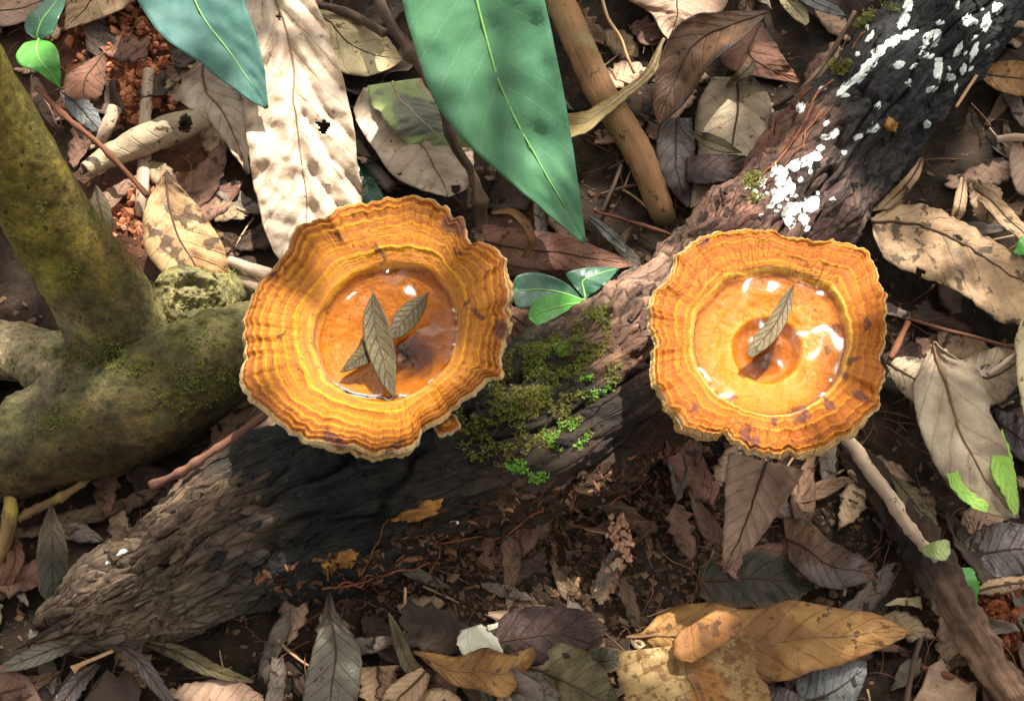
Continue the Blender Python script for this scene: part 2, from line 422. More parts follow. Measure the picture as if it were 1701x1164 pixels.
def log_mat():
    t = NT('rotten_log_bark')
    c = t.attr('tint', 'Color'); ax = t.attr('lu', 'Vector')
    fib = t.noise(1.0, 8, .75, t.mapping(ax, (70, 640, 640)))
    big = t.noise(1.0, 5, .65, t.mapping(ax, (60, 160, 160)))
    c = t.mix(1.0, c, t.ramp(fib, [(.28, (.34, .33, .32)), (.52, (.9, .9, .9)), (.72, (1.75, 1.65, 1.5))]), 'MULTIPLY')
    c = t.mix(1.0, c, t.ramp(big, [(.3, (.35, .34, .35)), (.5, (.95, .95, .95)), (.7, (1.45, 1.35, 1.25))]), 'MULTIPLY')
    c = t.mix(t.ramp(t.noise(230, 4, .7), [(.63, 0), (.69, .6)]), c, (.16, .11, .07))
    ck = t.n('ShaderNodeTexVoronoi', feature='DISTANCE_TO_EDGE'); ck.inputs['Scale'].default_value = 1.0; t.l(t.mapping(ax, (70, 300, 300)), ck.inputs['Vector'])
    c = t.mix(t.ramp(ck.outputs['Distance'], [(0, .75), (.06, 0)]), c, (.008, .007, .006))
    h = t.math('ADD', t.math('MULTIPLY', t.ramp(ck.outputs['Distance'], [(0, 0), (.10, 1)]), .5), t.math('MULTIPLY', fib, 1.0))
    h = t.math('ADD', h, t.math('MULTIPLY', t.noise(420, 8, .75), .9))
    h0 = t.math('ADD', t.math('MULTIPLY', fib, 1.0), t.math('MULTIPLY', t.noise(420, 8, .75), .9))
    n = t.bump(h, .0018)
    return t.done(t.pbr(c, t.math('MULTIPLY_ADD', t.noise(200, 3), .4, .5), n, .35))
def build_log():
    seg = np.linalg.norm(np.diff(LOGC, axis=0), axis=1); n, m = 760, 240
    g, xyz, dirs, tt = tube_grid(LOGC, LOGR, m, n)
    a = np.linspace(0, 2*math.pi, m, endpoint=False)
    ca = np.stack(np.broadcast_arrays(tt[:, None], np.cos(a)[None]*.024, np.sin(a)[None]*.024), -1)
    d = fbm(ca*np.array([.6, 1, 1]), 45, 3)*.0052                                   # lumps
    fibre = fbm(ca*np.array([.13, 1, 1]), 330, 4); d += fibre*.0013+(.5-np.abs(fbm(ca*np.array([.10, 1, 1])+2.2, 210, 3)))*.0022-(np.abs(fbm(ca*np.array([.16, 1, 1])+6.2, 480, 2)))*.0009                 # long fibres
    pl = fbm(ca*np.array([.4, 1, 1])+4.4, 150, 3)
    d += (np.floor(pl*3.2)/3.2)*.0024                                               # stepped bark plates
    crack = np.abs(fbm(ca*np.array([.28, 1, 1])+8.8, 75, 3)); d -= .0045*np.exp(-(crack/.06)**2)
    d += fbm(ca, 700, 3)*.00045
    px, py = PIX(xyz)
    # hollow, rotted underside towards the right mushroom
    g = g+dirs*d[..., None]
    # ragged broken lower-left end
    endw = np.exp(-tt/.010)[:, None]; rag = vnoise(np.stack(np.broadcast_arrays(np.cos(a)[None]*4, np.sin(a)[None]*4, 0*tt[:, None]), -1))
    tang = np.gradient(xyz, axis=0); tang /= np.linalg.norm(tang, axis=1, keepdims=True)
    g = g+tang[:, None]*(endw*rag*.009)[..., None]-dirs*(endw*.005)[..., None]
    v, f = tube_mesh(g)
    px, py = PIX(v)
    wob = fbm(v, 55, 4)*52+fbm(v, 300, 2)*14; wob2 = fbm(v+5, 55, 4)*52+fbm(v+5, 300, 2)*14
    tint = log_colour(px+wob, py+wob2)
    lu = np.concatenate([ca.reshape(-1, 3), ca[0, :1], ca[-1, :1]])
    t = thing('fallen_log', 'dark rotting fallen log lying diagonally under both orange mushrooms, mossy and lichen-spotted', 'log', LOGC[4])
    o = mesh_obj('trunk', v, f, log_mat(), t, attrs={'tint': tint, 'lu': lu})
    return t, o, v, f
log_t, log_o, log_v, log_f = build_log()
LOGB = BVHTree.FromPolygons(log_v.tolist(), [tuple(q) for q in log_f])
def hit(bvh, px, py):
    d = rays(px, py); r = bvh.ray_cast(Vector(CAMPOS), Vector(d))
    return r[0], r[1]

# ------------------------------------------------------------------ sapling with buttress roots
def tree_mat():
    t = NT('mossy_bark')
    tint = t.attr('tint', 'Color')
    n1_ = t.noise(75, 6, .65); n2_ = t.noise(330, 8, .78)
    c = t.mix(1.0, tint, t.ramp(n1_, [(.3, (.3, .3, .3)), (.5, (.95, .95, .95)), (.7, (1.7, 1.7, 1.4))]), 'MULTIPLY')
    c = t.mix(1.0, c, t.ramp(n2_, [(.32, (.3, .3, .3)), (.5, (1, 1, 1)), (.68, (1.9, 1.9, 1.7))]), 'MULTIPLY')
    c = t.mix(t.ramp(t.noise(48, 5, .6), [(.55, 0), (.68, .45)]), c, (.085, .11, .03))
    c = t.mix(t.ramp(t.noise(330, 3, .6), [(.62, 0), (.68, .8)]), c, (.012, .01, .004))
    nn = t.bump(t.math('ADD', n2_, t.math('MULTIPLY', t.noise(800, 6, .7), .7)), .0018)
    return t.done(t.pbr(c, .82, nn, .25))
TREEM = tree_mat()
def tree_tint(v):
    px, py = PIX(v)
    sp = [(60, 300, 150, srgb(116, 102, 44)), (150, 330, 90, srgb(100, 84, 40)), (180, 480, 80, srgb(92, 72, 34)), (60, 420, 60, srgb(140, 128, 52)), (20, 200, 80, srgb(122, 110, 54)),
          (40, 575, 70, srgb(172, 152, 122)), (130, 600, 70, srgb(116, 114, 84)), (40, 690, 55, srgb(136, 132, 92)), (200, 600, 80, srgb(86, 84, 44)), (220, 690, 110, srgb(74, 58, 32)),
          (60, 750, 80, srgb(78, 60, 36)), (330, 640, 80, srgb(80, 74, 42)), (320, 500, 70, srgb(140, 132, 92)), (370, 440, 40, srgb(126, 124, 84)), (400, 560, 60, srgb(92, 80, 44)), (300, 720, 80, srgb(60, 48, 30))]
    w = np.zeros(len(px)); c = np.zeros((len(px), 3)); px = px+fbm(v, 60, 3)*30; py = py+fbm(v+7, 60, 3)*30
    for x, y, r, col in sp:
        k = np.exp(-((px-x)**2+(py-y)**2)/r**2)+1e-9*np.exp(-((px-x)**2+(py-y)**2)/(r*9)**2); w += k; c += k[:, None]*np.array(col)
    return c/w[:, None]*1.1
tree_parts = []
def build_tree():
    base = P(np.array(175.), np.array(600.), np.array(0.0))
    t = thing('sapling_trunk', 'mossy olive-brown sapling trunk with spreading roots beside the left mushroom', 'tree', base)
    def part(name, lst, nseg=150, nrow=200, rough=.0011, lump=.003, closed=True, seed=0, pw=None):
        a = np.array(lst, float); pts = P(a[:, 0], a[:, 1], a[:, 2]); r = a[:, 3]*MPP(a[:, 2])
        g, xyz, dirs, tt = tube_grid(pts, r, nseg, nrow)
        g = g+dirs*(fbm(g+seed, 45, 3)*lump+fbm(g+seed, 240, 4)*rough*.55+fbm(g+seed, 620, 3)*.0003)[..., None]
        v, f = tube_mesh(g); o = mesh_obj(name, v, f, TREEM, t, attrs={'tint': tree_tint(v)}); tree_parts.append((v, f)); return o
    part('stem', [(232, 610, .012, 95), (190, 540, .03, 82), (150, 470, .045, 79), (95, 385, .062, 78), (20, 250, .092, 78), (-80, 70, .13, 77), (-260, -240, .19, 74), (-800, -1100, .285, 60)], nrow=220, lump=.0012, rough=.0004, seed=1)
    part('root', [(-260, 800, .004, 80), (-120, 780, .008, 76), (20, 750, .014, 74), (140, 710, .018, 80), (250, 660, .022, 92), (340, 610, .022, 88), (410, 570, .016, 70), (470, 540, .004, 48)], nrow=190, seed=2, lump=.002)
    part('root', [(-160, 545, .0, 44), (-30, 575, .006, 45), (60, 590, .012, 50), (150, 615, .018, 62), (230, 640, .016, 64)], seed=3)
    part('root', [(-130, 790, .010, 34), (-10, 718, .017, 36), (60, 680, .023, 40), (140, 640, .024, 52), (200, 610, .02, 56)], seed=4, nrow=110)
    part('root', [(215, 590, .012, 58), (290, 545, .018, 58), (350, 500, .012, 56), (395, 475, .002, 36)], seed=5, nrow=100)
    # old branch scar: a ring of callus round a sunken centre
    c = P(np.array(322.), np.array(498.), np.array(.030)); nrm = Vector((.5, -.25, .83)).normalized(); q = nrm.to_track_quat('Z', 'Y').to_matrix()
    nr, na = 70, 200; rr = np.linspace(0, 1, nr); aa = np.linspace(0, 2*math.pi, na, endpoint=False); RR, AA = np.meshgrid(rr, aa, indexing='ij')
    rad = 58*MPP(.035); x = RR*np.cos(AA)*rad*1.05; y = RR*np.sin(AA)*rad*1.2
    zz = rad*(.20*np.exp(-((RR-.66)/.16)**2)+.05*(1-RR)-1.3*np.clip(RR-.78, 0, 1)**1.1)
    loc = np.stack([x, y, zz], -1); M = np.array(q); g = loc@M.T+c
    g = g+np.array(nrm)*(fbm(g, 190, 4)*.0022+fbm(g, 90, 2)*.002-np.abs(fbm(g, 330, 3))*.0016+fbm(g, 800, 2)*.0004)[..., None]
    v = g.reshape(-1, 3); f = grid_faces(nr, na, wrap=True)
    mesh_obj('branch_scar', v, f, TREEM, t, attrs={'tint': tree_tint(v)*1.1}); tree_parts.append((v, f.tolist()))
    return t
tree_t = build_tree()
_tv, _tf = [], []
for v, f in tree_parts:
    o = len(_tv); _tv += v.tolist(); _tf += [tuple(i+o for i in q) for q in f]
TREEB = BVHTree.FromPolygons(_tv, _tf)

# ------------------------------------------------------------------ mushrooms
RIM_L = [(659,321),(692,319),(725,327),(747,339),(751,354),(768,354),(772,374),(782,397),(807,397),(830,413),(842,428),(842,457),(850,477),(842,506),(846,535),(840,556),(836,584),(834,622),(815,630),(790,650),(766,663),(750,680),(738,695),(722,702),(704,712),(692,737),(667,752),(626,750),(605,755),(588,742),(555,742),(531,732),(506,734),(490,722),(461,704),(440,679),(411,659),(396,630),(400,605),(405,564),(403,531),(413,494),(432,465),(448,444),(469,415),(490,374),(518,358),(547,356),(556,343),(593,331),(626,325)]
RIM_R = [(1184,382),(1220,376),(1264,376),(1307,382),(1347,391),(1386,394),(1419,400),(1448,420),(1460,439),(1464,461),(1475,486),(1473,515),(1478,540),(1476,569),(1466,591),(1475,620),(1462,645),(1464,670),(1444,692),(1422,710),(1401,728),(1375,742),(1357,748),(1336,750),(1300,757),(1271,752),(1242,746),(1216,735),(1206,715),(1192,724),(1166,722),(1143,712),(1125,698),(1110,676),(1096,655),(1083,630),(1080,605),(1087,566),(1077,537),(1077,515),(1087,479),(1112,450),(1121,421),(1145,400)]
def cap_mat(name, stops, zone_col, dark, streak=.5, crack=.16):
    t = NT(name)
    s = t.attr('s'); zone = t.attr('zone'); thv = t.attr('pol', 'Vector'); blot = t.attr('blot')
    nz = t.noise(130, 4, .6)
    sw = t.math('ADD', s, t.math('MULTIPLY', t.math('SUBTRACT', nz, .5), .03))
    c = t.ramp(sw, stops)
    c = t.mix(t.math('MULTIPLY', t.ramp(zone, [(.55, 0), (.9, 1)]), .62), c, zone_col[0])
    c = t.mix(t.math('MULTIPLY', t.ramp(zone, [(.02, 1), (.3, 0)]), .3), c, zone_col[1])
    # radial streaks
    st = t.noise(1.0, 5, .65, t.mapping(thv, (34, 6, 34)))
    outr = t.ramp(s, [(.45, .12), (.66, 1)])
    c = t.mix(t.math('MULTIPLY', t.math('MULTIPLY', t.ramp(st, [(.30, 1), (.46, 0)]), streak*.85), outr), c, dark[0])
    ck = t.n('ShaderNodeTexVoronoi', feature='DISTANCE_TO_EDGE'); ck.inputs['Scale'].default_value = 1.0; t.l(t.mapping(thv, (15, 10, 15)), ck.inputs['Vector'])
    ckf = t.math('MULTIPLY', t.math('MULTIPLY', t.ramp(ck.outputs['Distance'], [(0, 1), (.03, 0)]), t.math('MULTIPLY', crack, t.ramp(t.noise(55, 2), [(.42, 0), (.6, 1.6)]))), outr)
    c = t.mix(ckf, c, dark[1])
    c = t.mix(t.math('MULTIPLY', t.math('MULTIPLY', t.ramp(st, [(.56, 0), (.75, 1)]), streak*.45), outr), c, zone_col[0])
    # fine concentric rings
    rg = t.noise(1.0, 5, .65, t.mapping(thv, (2.0, 110, 2.0)))
    c = t.mix(t.math('MULTIPLY', t.math('MULTIPLY', t.ramp(rg, [(.32, 1), (.47, 0)]), .75), outr), c, dark[0])
    c = t.mix(t.math('MULTIPLY', t.ramp(rg, [(.55, 0), (.7, 1)]), .35), c, zone_col[0])
    # small dark flecks, big stains, and the painted shade of the left hollow
    fl = t.noise(1.0, 3, .6, t.mapping(thv, (22, 26, 22)))
    c = t.mix(t.math('MULTIPLY', t.ramp(fl, [(.63, 0), (.68, 1)]), .75), c, dark[1])
    bl = t.math('ADD', blot, t.math('MULTIPLY', t.math('SUBTRACT', t.noise(240, 5, .75), .5), 1.3))
    c = t.mix(t.math('MULTIPLY', t.ramp(bl, [(.34, 0), (.74, 1)]), .8), c, dark[2])
    c = t.mix(t.math('MULTIPLY', t.ramp(t.noise(420, 5, .7), [(.3, 1), (.5, 0)]), .25), c, dark[0])
    hv = t.n('ShaderNodeHueSaturation'); hv.inputs['Saturation'].default_value = 1.12; hv.inputs['Value'].default_value = .86; t.l(c, hv.inputs['Color']); c = hv.outputs[0]
    h = t.math('ADD', t.math('MULTIPLY', t.math('MULTIPLY', st, outr), .5), t.math('ADD', t.math('MULTIPLY', t.math('MULTIPLY', rg, outr), .9), t.math('MULTIPLY', t.noise(700, 5, .7), .6)))
    h = t.math('SUBTRACT', h, t.math('MULTIPLY', ckf, .8))
    n = t.bump(h, .0007)
    r = t.ramp(s, [(.5, .3), (.62, .42), (.8, .55)])
    p = t.pbr(c, t.math('MULTIPLY_ADD', t.noise(260, 4, .6), .5, t.math('SUBTRACT', r, .25)), n, .5)
    tr = t.n('ShaderNodeBsdfTranslucent'); t.val(tr.inputs['Color'], c)
    mx = t.n('ShaderNodeMixShader'); mx.inputs[0].default_value = .1; t.l(p, mx.inputs[1]); t.l(tr.outputs[0], mx.inputs[2])
    return t.done(mx.outputs[0])
def under_mat():
    t = NT('mushroom_underside')
    vo = t.n('ShaderNodeTexVoronoi'); vo.inputs['Scale'].default_value = 1500; t.l(t.coord(), vo.inputs['Vector'])
    c = t.mix(t.noise(120, 4), srgb(196, 150, 100), srgb(150, 98, 56))
    n = t.bump(vo.outputs['Distance'], .0003)
    return t.done(t.pbr(c, .75, n, .25))
UNDER = under_mat()
def water_mat(name, tint):
    t = NT(name)
    n = t.bump(t.noise(50, 1, .3), .0034)
    g = t.n('ShaderNodeBsdfGlossy'); g.inputs['Roughness'].default_value = .06; t.l(n, g.inputs['Normal'])
    tr = t.n('ShaderNodeBsdfTransparent'); tr.inputs['Color'].default_value = tint+(1,)
    fr = t.n('ShaderNodeFresnel'); fr.inputs['IOR'].default_value = 1.38; t.l(n, fr.inputs['Normal'])
    mx = t.n('ShaderNodeMixShader'); t.l(fr.outputs[0], mx.inputs[0]); t.l(tr.outputs[0], mx.inputs[1]); t.l(g.outputs[0], mx.inputs[2])
    return t.done(mx.outputs[0])

class Cap: pass
def build_cap(rim_px, cpx, zc, zr, prof, zones, zone_amp, mat, label, waterz, blots, wrinkle=1.0, seed=0, layers=(), lobes=(), rimtilt=(0, 0)):
    K = Cap(); na, ns = 640, 150
    rim = resample(rim_px, na, True, True); u = np.linspace(0, 1, na, endpoint=False); ang = u*2*math.pi
    per = np.stack([np.cos(ang), np.sin(ang), 0*ang+seed], -1)
    out = rim-np.array(cpx); out /= np.linalg.norm(out, axis=1, keepdims=True)
    rim = rim+out*(fbm(per*9, 1.0, 3)*4+fbm(per*22, 1.0, 2)*3.4)[:, None]
    C = P(np.array(cpx[0]), np.array(cpx[1]), np.array(zc))
    zrim = zr+fbm(per*2.2+5, 1.0, 2)*.0022+fbm(per*9, 1.0, 2)*.0010*wrinkle+rimtilt[0]*np.cos(ang)+rimtilt[1]*np.sin(ang)
    RIM = P(rim[:, 0], rim[:, 1], zrim)
    s = np.concatenate([np.linspace(0, .5, 50, endpoint=False), np.linspace(.5, 1, ns-50)])
    S, A = np.meshgrid(s, ang, indexing='ij')
    PP = np.stack([np.cos(A), np.sin(A), S*0+seed], -1)
    warp = fbm(PP*1.7, 1.0, 2)*.03*(1-sstep(.8, 1, S))+fbm(PP*4.5+S[..., None]*2, 1.0, 3)*.012+fbm(PP*16+S[..., None], 1.0, 2)*.003
    Sw = np.clip(S+warp*sstep(.2, .6, S)*(1-sstep(.9, 1, S)), 0, 1.02)
    fz = np.interp(S, prof[0], prof[1])
    for _ in range(2): fz[1:-1] = (fz[:-2]+2*fz[1:-1]+fz[2:])/4
    zf = np.fft.fft((RIM[:, 0]-C[0])+1j*(RIM[:, 1]-C[1])); kk = np.fft.fftfreq(na, 1/na); zs = np.fft.ifft(zf*np.exp(-(np.abs(kk)/2.6)**4)); SM = np.stack([zs.real, zs.imag], -1)
    bw = sstep(.55, .97, S)[..., None]
    XY = C[None, None, :2]+(SM[None]*(1-bw)+(RIM[None, :, :2]-C[:2])*bw)*S[..., None]
    zsm = np.fft.ifft(np.fft.fft(zrim)*np.exp(-(np.abs(kk)/1.6)**4)).real; ZR = zsm[None]*(1-bw[..., 0])+zrim[None]*bw[..., 0]
    Z = zc+(ZR-zc)*fz
    # concentric terraces
    zv = np.zeros_like(S); zn = np.zeros_like(S)
    for (z0, w, a) in zones:
        d = (Sw-z0)/w
        bump = np.where(d < 0, np.exp(-(d*1.6)**2), np.exp(-(d*.75)**2)); am = np.clip(.65+.75*fbm(PP*2.4+z0*31, 1.0, 3), .05, 1.5); zv += a*bump*am*(1+.3*fbm(PP*9+z0*9, 1.0, 2)); zn += np.exp(-(d*1.5)**2)*np.clip(am*1.2, 0, 1)
    Z = Z+zv*zone_amp
    wr = fbm(np.stack([np.cos(A)*16, np.sin(A)*16, S*3+seed], -1), 1.0, 3)+.7*fbm(np.stack([np.cos(A)*40, np.sin(A)*40, S*10+seed], -1), 1.0, 2)
    Z = Z+wr*.00042*wrinkle*sstep(.6, .97, S)
    Z = Z+fbm(np.stack([XY[..., 0], XY[..., 1], 0*S], -1)+seed, 300, 3)*.0003*sstep(.06, .15, S)
    Z = Z-.0022*sstep(.955, 1, S)
    top = np.concatenate([XY, Z[..., None]], -1)
    # underside
    un = top.copy(); th = .0016+.0035*(1-S)**1.3
    un[..., 2] = top[..., 2]-th-.0002; un[:, :, :2] = C[:2]+(top[:, :, :2]-C[:2])*(.985)
    smooth_z = zc+(ZR-zc)*fz-th
    un[..., 2] = np.minimum(un[..., 2], smooth_z)
    un = un[::3]; nu = un.shape[0]
    v = np.concatenate([top.reshape(-1, 3), un.reshape(-1, 3)]); N = top.shape[0]*na
    ft = grid_faces(len(s), na, wrap=True); fu = grid_faces(nu, na, N, wrap=True, flip=True)
    e1 = (len(s)-1)*na; e2 = N+(nu-1)*na; j = np.arange(na); j2 = (j+1) % na
    fe = np.stack([e1+j, e1+j2, e2+j2, e2+j], -1)
    t0 = v[ft[5000]]
    if np.cross(t0[1]-t0[0], t0[2]-t0[0])[2] < 0: ft = ft[:, ::-1]; fu = fu[:, ::-1]; fe = fe[:, ::-1]
    px, py = PIX(v); bl = np.zeros(len(v))
    for bx, by, ra, rb, an in blots:
        ra *= 1.0+.5*math.sin(bx*7.7); rb *= 1.0+.45*math.cos(by*5.3); an += math.sin(bx*3.1)*.6
        dx, dy = px-bx+fbm(v+9, 330, 3)*7, py-by+fbm(v+4, 330, 3)*7; c_, s_ = math.cos(an), math.sin(an)
        bl = np.maximum(bl, np.exp(-(((dx*c_+dy*s_)/ra)**2+((-dx*s_+dy*c_)/rb)**2)))
    sa = np.concatenate([np.where(S < .97, Sw, S).ravel(), np.full(nu*na, .97)]); za = np.concatenate([np.clip(zn, 0, 1).ravel(), np.full(nu*na, .5)])
    arc = np.stack([np.cos(A), Sw+seed, np.sin(A)], -1).reshape(-1, 3)
    arc = np.concatenate([arc, np.zeros((nu*na, 3))])
    base = C.copy(); base[2] = zc-.01
    t = thing('cup_mushroom', label, 'mushroom', base)
    cap = mesh_obj('cap', v, np.concatenate([ft, fu, fe]), mat, t, attrs={'s': sa, 'zone': za, 'pol': arc, 'blot': bl})
    cap.data.materials.append(UNDER)
    mi = np.zeros(len(cap.data.polygons), np.int32); mi[len(ft):len(ft)+len(fu)] = 1; cap.data.polygons.foreach_set('material_index', mi)
    # extra lower lips of the layered rim
    for (x0, y0, x1, y1, outp, drop) in layers:
        i0 = int(np.argmin(np.hypot(rim[:, 0]-x0, rim[:, 1]-y0))); i1 = int(np.argmin(np.hypot(rim[:, 0]-x1, rim[:, 1]-y1)))
        idx = np.arange(i0, i1 if i1 > i0 else i1+na) % na; q = len(idx); nr = 14; w = np.linspace(0, 1, nr)
        env = np.sin(np.linspace(0, math.pi, q))**.45
        edge = rim[idx]+out[idx]*((outp+fbm(per[idx]*22+3, 1.0, 2)*4)*env)[:, None]
        inn = rim[idx]-out[idx]*30
        PXY = inn[None]+(edge-inn)[None]*w[:, None, None]
        zz = (zrim[idx]-.0022-drop*env)[None]+(.0016*np.sin(w*math.pi))[:, None]-(.0012*w**3)[:, None]+.0004*fbm(np.stack([PXY[..., 0]*.08, PXY[..., 1]*.08, 0*PXY[..., 0]], -1), 1.0, 2)
        g = P(PXY[..., 0], PXY[..., 1], zz); vv, ff = sheet_mesh(g, .0013)
        Sl = np.broadcast_to((.84+.16*w)[:, None], g.shape[:2]).ravel(); zl = np.broadcast_to((np.exp(-((w-.95)/.08)**2))[:, None], g.shape[:2]).ravel()
        ar = np.stack([np.broadcast_to(np.linspace(0, 3*q/na*2, q)[None], g.shape[:2]), np.broadcast_to((.8+.2*w)[:, None], g.shape[:2]), np.zeros(g.shape[:2])+2.2], -1).reshape(-1, 3)
        mesh_obj('rim_layer', vv, ff, mat, t, attrs={'s': np.concatenate([Sl, Sl]), 'zone': np.concatenate([zl, zl]), 'pol': np.concatenate([ar, ar]), 'blot': np.zeros(2*len(Sl))})
    for (lx, ly, lr, dz) in lobes:
        nr, nq = 16, 60; w = np.linspace(0, 1, nr); aa = np.linspace(0, 2*math.pi, nq, endpoint=False)
        rr = lr*(1+.12*np.sin(aa*3+1)+.08*np.sin(aa*7))
        PX = lx+w[:, None]*np.cos(aa)*rr; PY = ly+w[:, None]*np.sin(aa)*rr
        i = int(np.argmin(np.hypot(rim[:, 0]-lx, rim[:, 1]-ly)))
        zz = (zrim[i]+dz)+.0015*np.sin(w*8)[:, None]*.4-.003*(w**3)[:, None]+0*PX
        g = P(PX, PY, zz); vv = np.concatenate([g.reshape(-1, 3), (g-np.array([0, 0, .0022])).reshape(-1, 3)]); Nn = nr*nq
        f1 = grid_faces(nr, nq, wrap=True, flip=True); f2 = grid_faces(nr, nq, Nn, wrap=True); jj = np.arange(nq)
        ee = np.stack([(nr-1)*nq+jj, Nn+(nr-1)*nq+jj, Nn+(nr-1)*nq+(jj+1) % nq, (nr-1)*nq+(jj+1) % nq], -1)
        Sl = np.repeat(.8+.2*w, nq); ar = np.stack([np.tile(np.sin(aa)*.4, nr), np.repeat(.8+.2*w, nq), np.zeros(Nn)+4], -1)
        mesh_obj('rim_lobe', vv, np.concatenate([f1, f2, ee]), mat, t, attrs={'s': np.tile(Sl, 2), 'zone': np.tile(np.exp(-((Sl-.98)/.02)**2), 2), 'pol': np.tile(ar, (2, 1)), 'blot': np.tile(np.exp(-((Sl-.93)/.04)**2)*.5, 2)})
    # stipe down into the wood
    a = np.array(C)-np.array([0, 0, .0035]); b = np.array(LOGB.find_nearest(Vector(a-np.array([0, 0, .012])))[0]); b = b+(b-a)/np.linalg.norm(b-a)*.008
    mids = [a+(b-a)*k+np.array([0, 0, -.002*math.sin(k*3.14)]) for k in (0, .3, .65, 1)]
    g, *_ = tube_grid(np.array(mids), np.array([.011, .0075, .0068, .0085]), 40, 40, .0008, 140)
    vv, ff = tube_mesh(g); mesh_obj('stipe', vv, ff, UNDER, t)
    K.t = t; K.C = C; K.RIM = RIM; K.waterz = waterz
    # where the water surface meets the wall
    ws = np.zeros(na)
    for i in range(na):
        col = top[:, i, 2]; k = np.nonzero((col < waterz))[0]; k = k[s[k] < .85]
        ws[i] = s[k[-1]] if len(k) else .1
    ws = np.convolve(np.concatenate([ws[-6:], ws, ws[:6]]), np.ones(13)/13, 'valid')
    K.ws = ws; K.edge = np.stack([[np.interp(ws[i]+.012, s, XY[:, i, c]) for i in range(na)] for c in (0, 1)], -1)
    return K
def build_water(K, label, mat, wob=.0004, men=.0004):
    na = len(K.ws); nr = 46; w = np.linspace(0, 1, nr)
    edge = K.edge
    cen = edge.mean(0)
    XY = cen+(edge-cen)[None]*w[:, None, None]
    dd = (1-w)[:, None]*np.linalg.norm(edge-cen, axis=1)[None]
    aw = np.linspace(0, 2*math.pi, na, endpoint=False); mn = np.clip(.5+1.1*fbm(np.stack([np.cos(aw)*2.5, np.sin(aw)*2.5, 0*aw+wob*1e4], -1), 1.0, 3), .1, 1.3)[None]
    Z = K.waterz+men*mn*np.exp(-dd/.0012)
    Z = Z+fbm(np.stack([XY[..., 0], XY[..., 1], Z*0], -1), 60, 2)*wob
    v = np.concatenate([XY, Z[..., None]], -1).reshape(-1, 3)
    o = mesh_obj('water_pool', v, grid_faces(nr, na, wrap=True, flip=True), mat, loc=np.array([cen[0], cen[1], K.waterz]))
    return tag(o, label, 'water')

OR1, OR2, BR, CREAM = srgb(208, 140, 48), srgb(184, 98, 28), srgb(122, 62, 20), srgb(236, 192, 120)
capL = build_cap(RIM_L, (668, 592), .049, .074,
    ([0, .04, .09, .16, .30, .46, .52, .565, .64, .78, .90, 1.0], [-.10, -.08, .08, .18, .32, .50, .58, .72, .81, .90, .97, 1.0]),
    [(.575, .016, .35), (.66, .014, .8), (.735, .010, .3), (.80, .010, .45), (.86, .011, .8), (.91, .010, .8), (.947, .009, .7), (.98, .008, .6)], .0011,
    cap_mat('amber_cap', [(0, (.03, .014, .004)), (.06, (.10, .045, .008)), (.11, srgb(150, 92, 30)), (.25, srgb(178, 116, 34)), (.42, srgb(192, 126, 38)), (.525, srgb(192, 126, 38)), (.54, srgb(126, 70, 20)), (.56, srgb(206, 142, 56)), (.59, srgb(194, 122, 42)), (.635, OR1), (.66, srgb(228, 172, 84)), (.685, srgb(190, 112, 36)), (.73, srgb(212, 146, 62)), (.755, srgb(198, 126, 50)), (.80, srgb(216, 150, 68)), (.825, srgb(168, 96, 40)), (.86, srgb(222, 160, 82)), (.885, srgb(158, 86, 36)), (.91, srgb(218, 152, 80)), (.93, srgb(148, 78, 38)), (.955, srgb(200, 130, 68)), (.966, srgb(150, 82, 44)), (.978, srgb(232, 190, 130)), (1, srgb(252, 234, 200))],  # first ramp stops paint the shade of the central hole
            (srgb(220, 160, 74), srgb(150, 78, 24)), (srgb(136, 66, 18), srgb(84, 38, 16), srgb(74, 40, 38))),
    'left cup-shaped amber mushroom with ruffled edge, three dark leaves in its water', .049+.025*.65,
    [(760, 372, 26, 20, 0), (795, 520, 14, 10, 0), (833, 550, 24, 14, 0), (468, 552, 9, 6, 0), (632, 420, 5, 24, .1), (760, 420, 9, 6, .5), (560, 400, 9, 7, .6), (650, 745, 30, 9, .0), (560, 735, 26, 8, .2), (690, 590, 52, 46, 0), (455, 460, 20, 8, -.6), (775, 505, 10, 8, 0)],  # the wide middle blot puts the hollow's shade into the colour
    wrinkle=1.15, seed=1.3, layers=((704, 712, 495, 720, 12, .0028), (840, 430, 836, 600, 6, .002)), lobes=((741, 702, 21, -.004),))

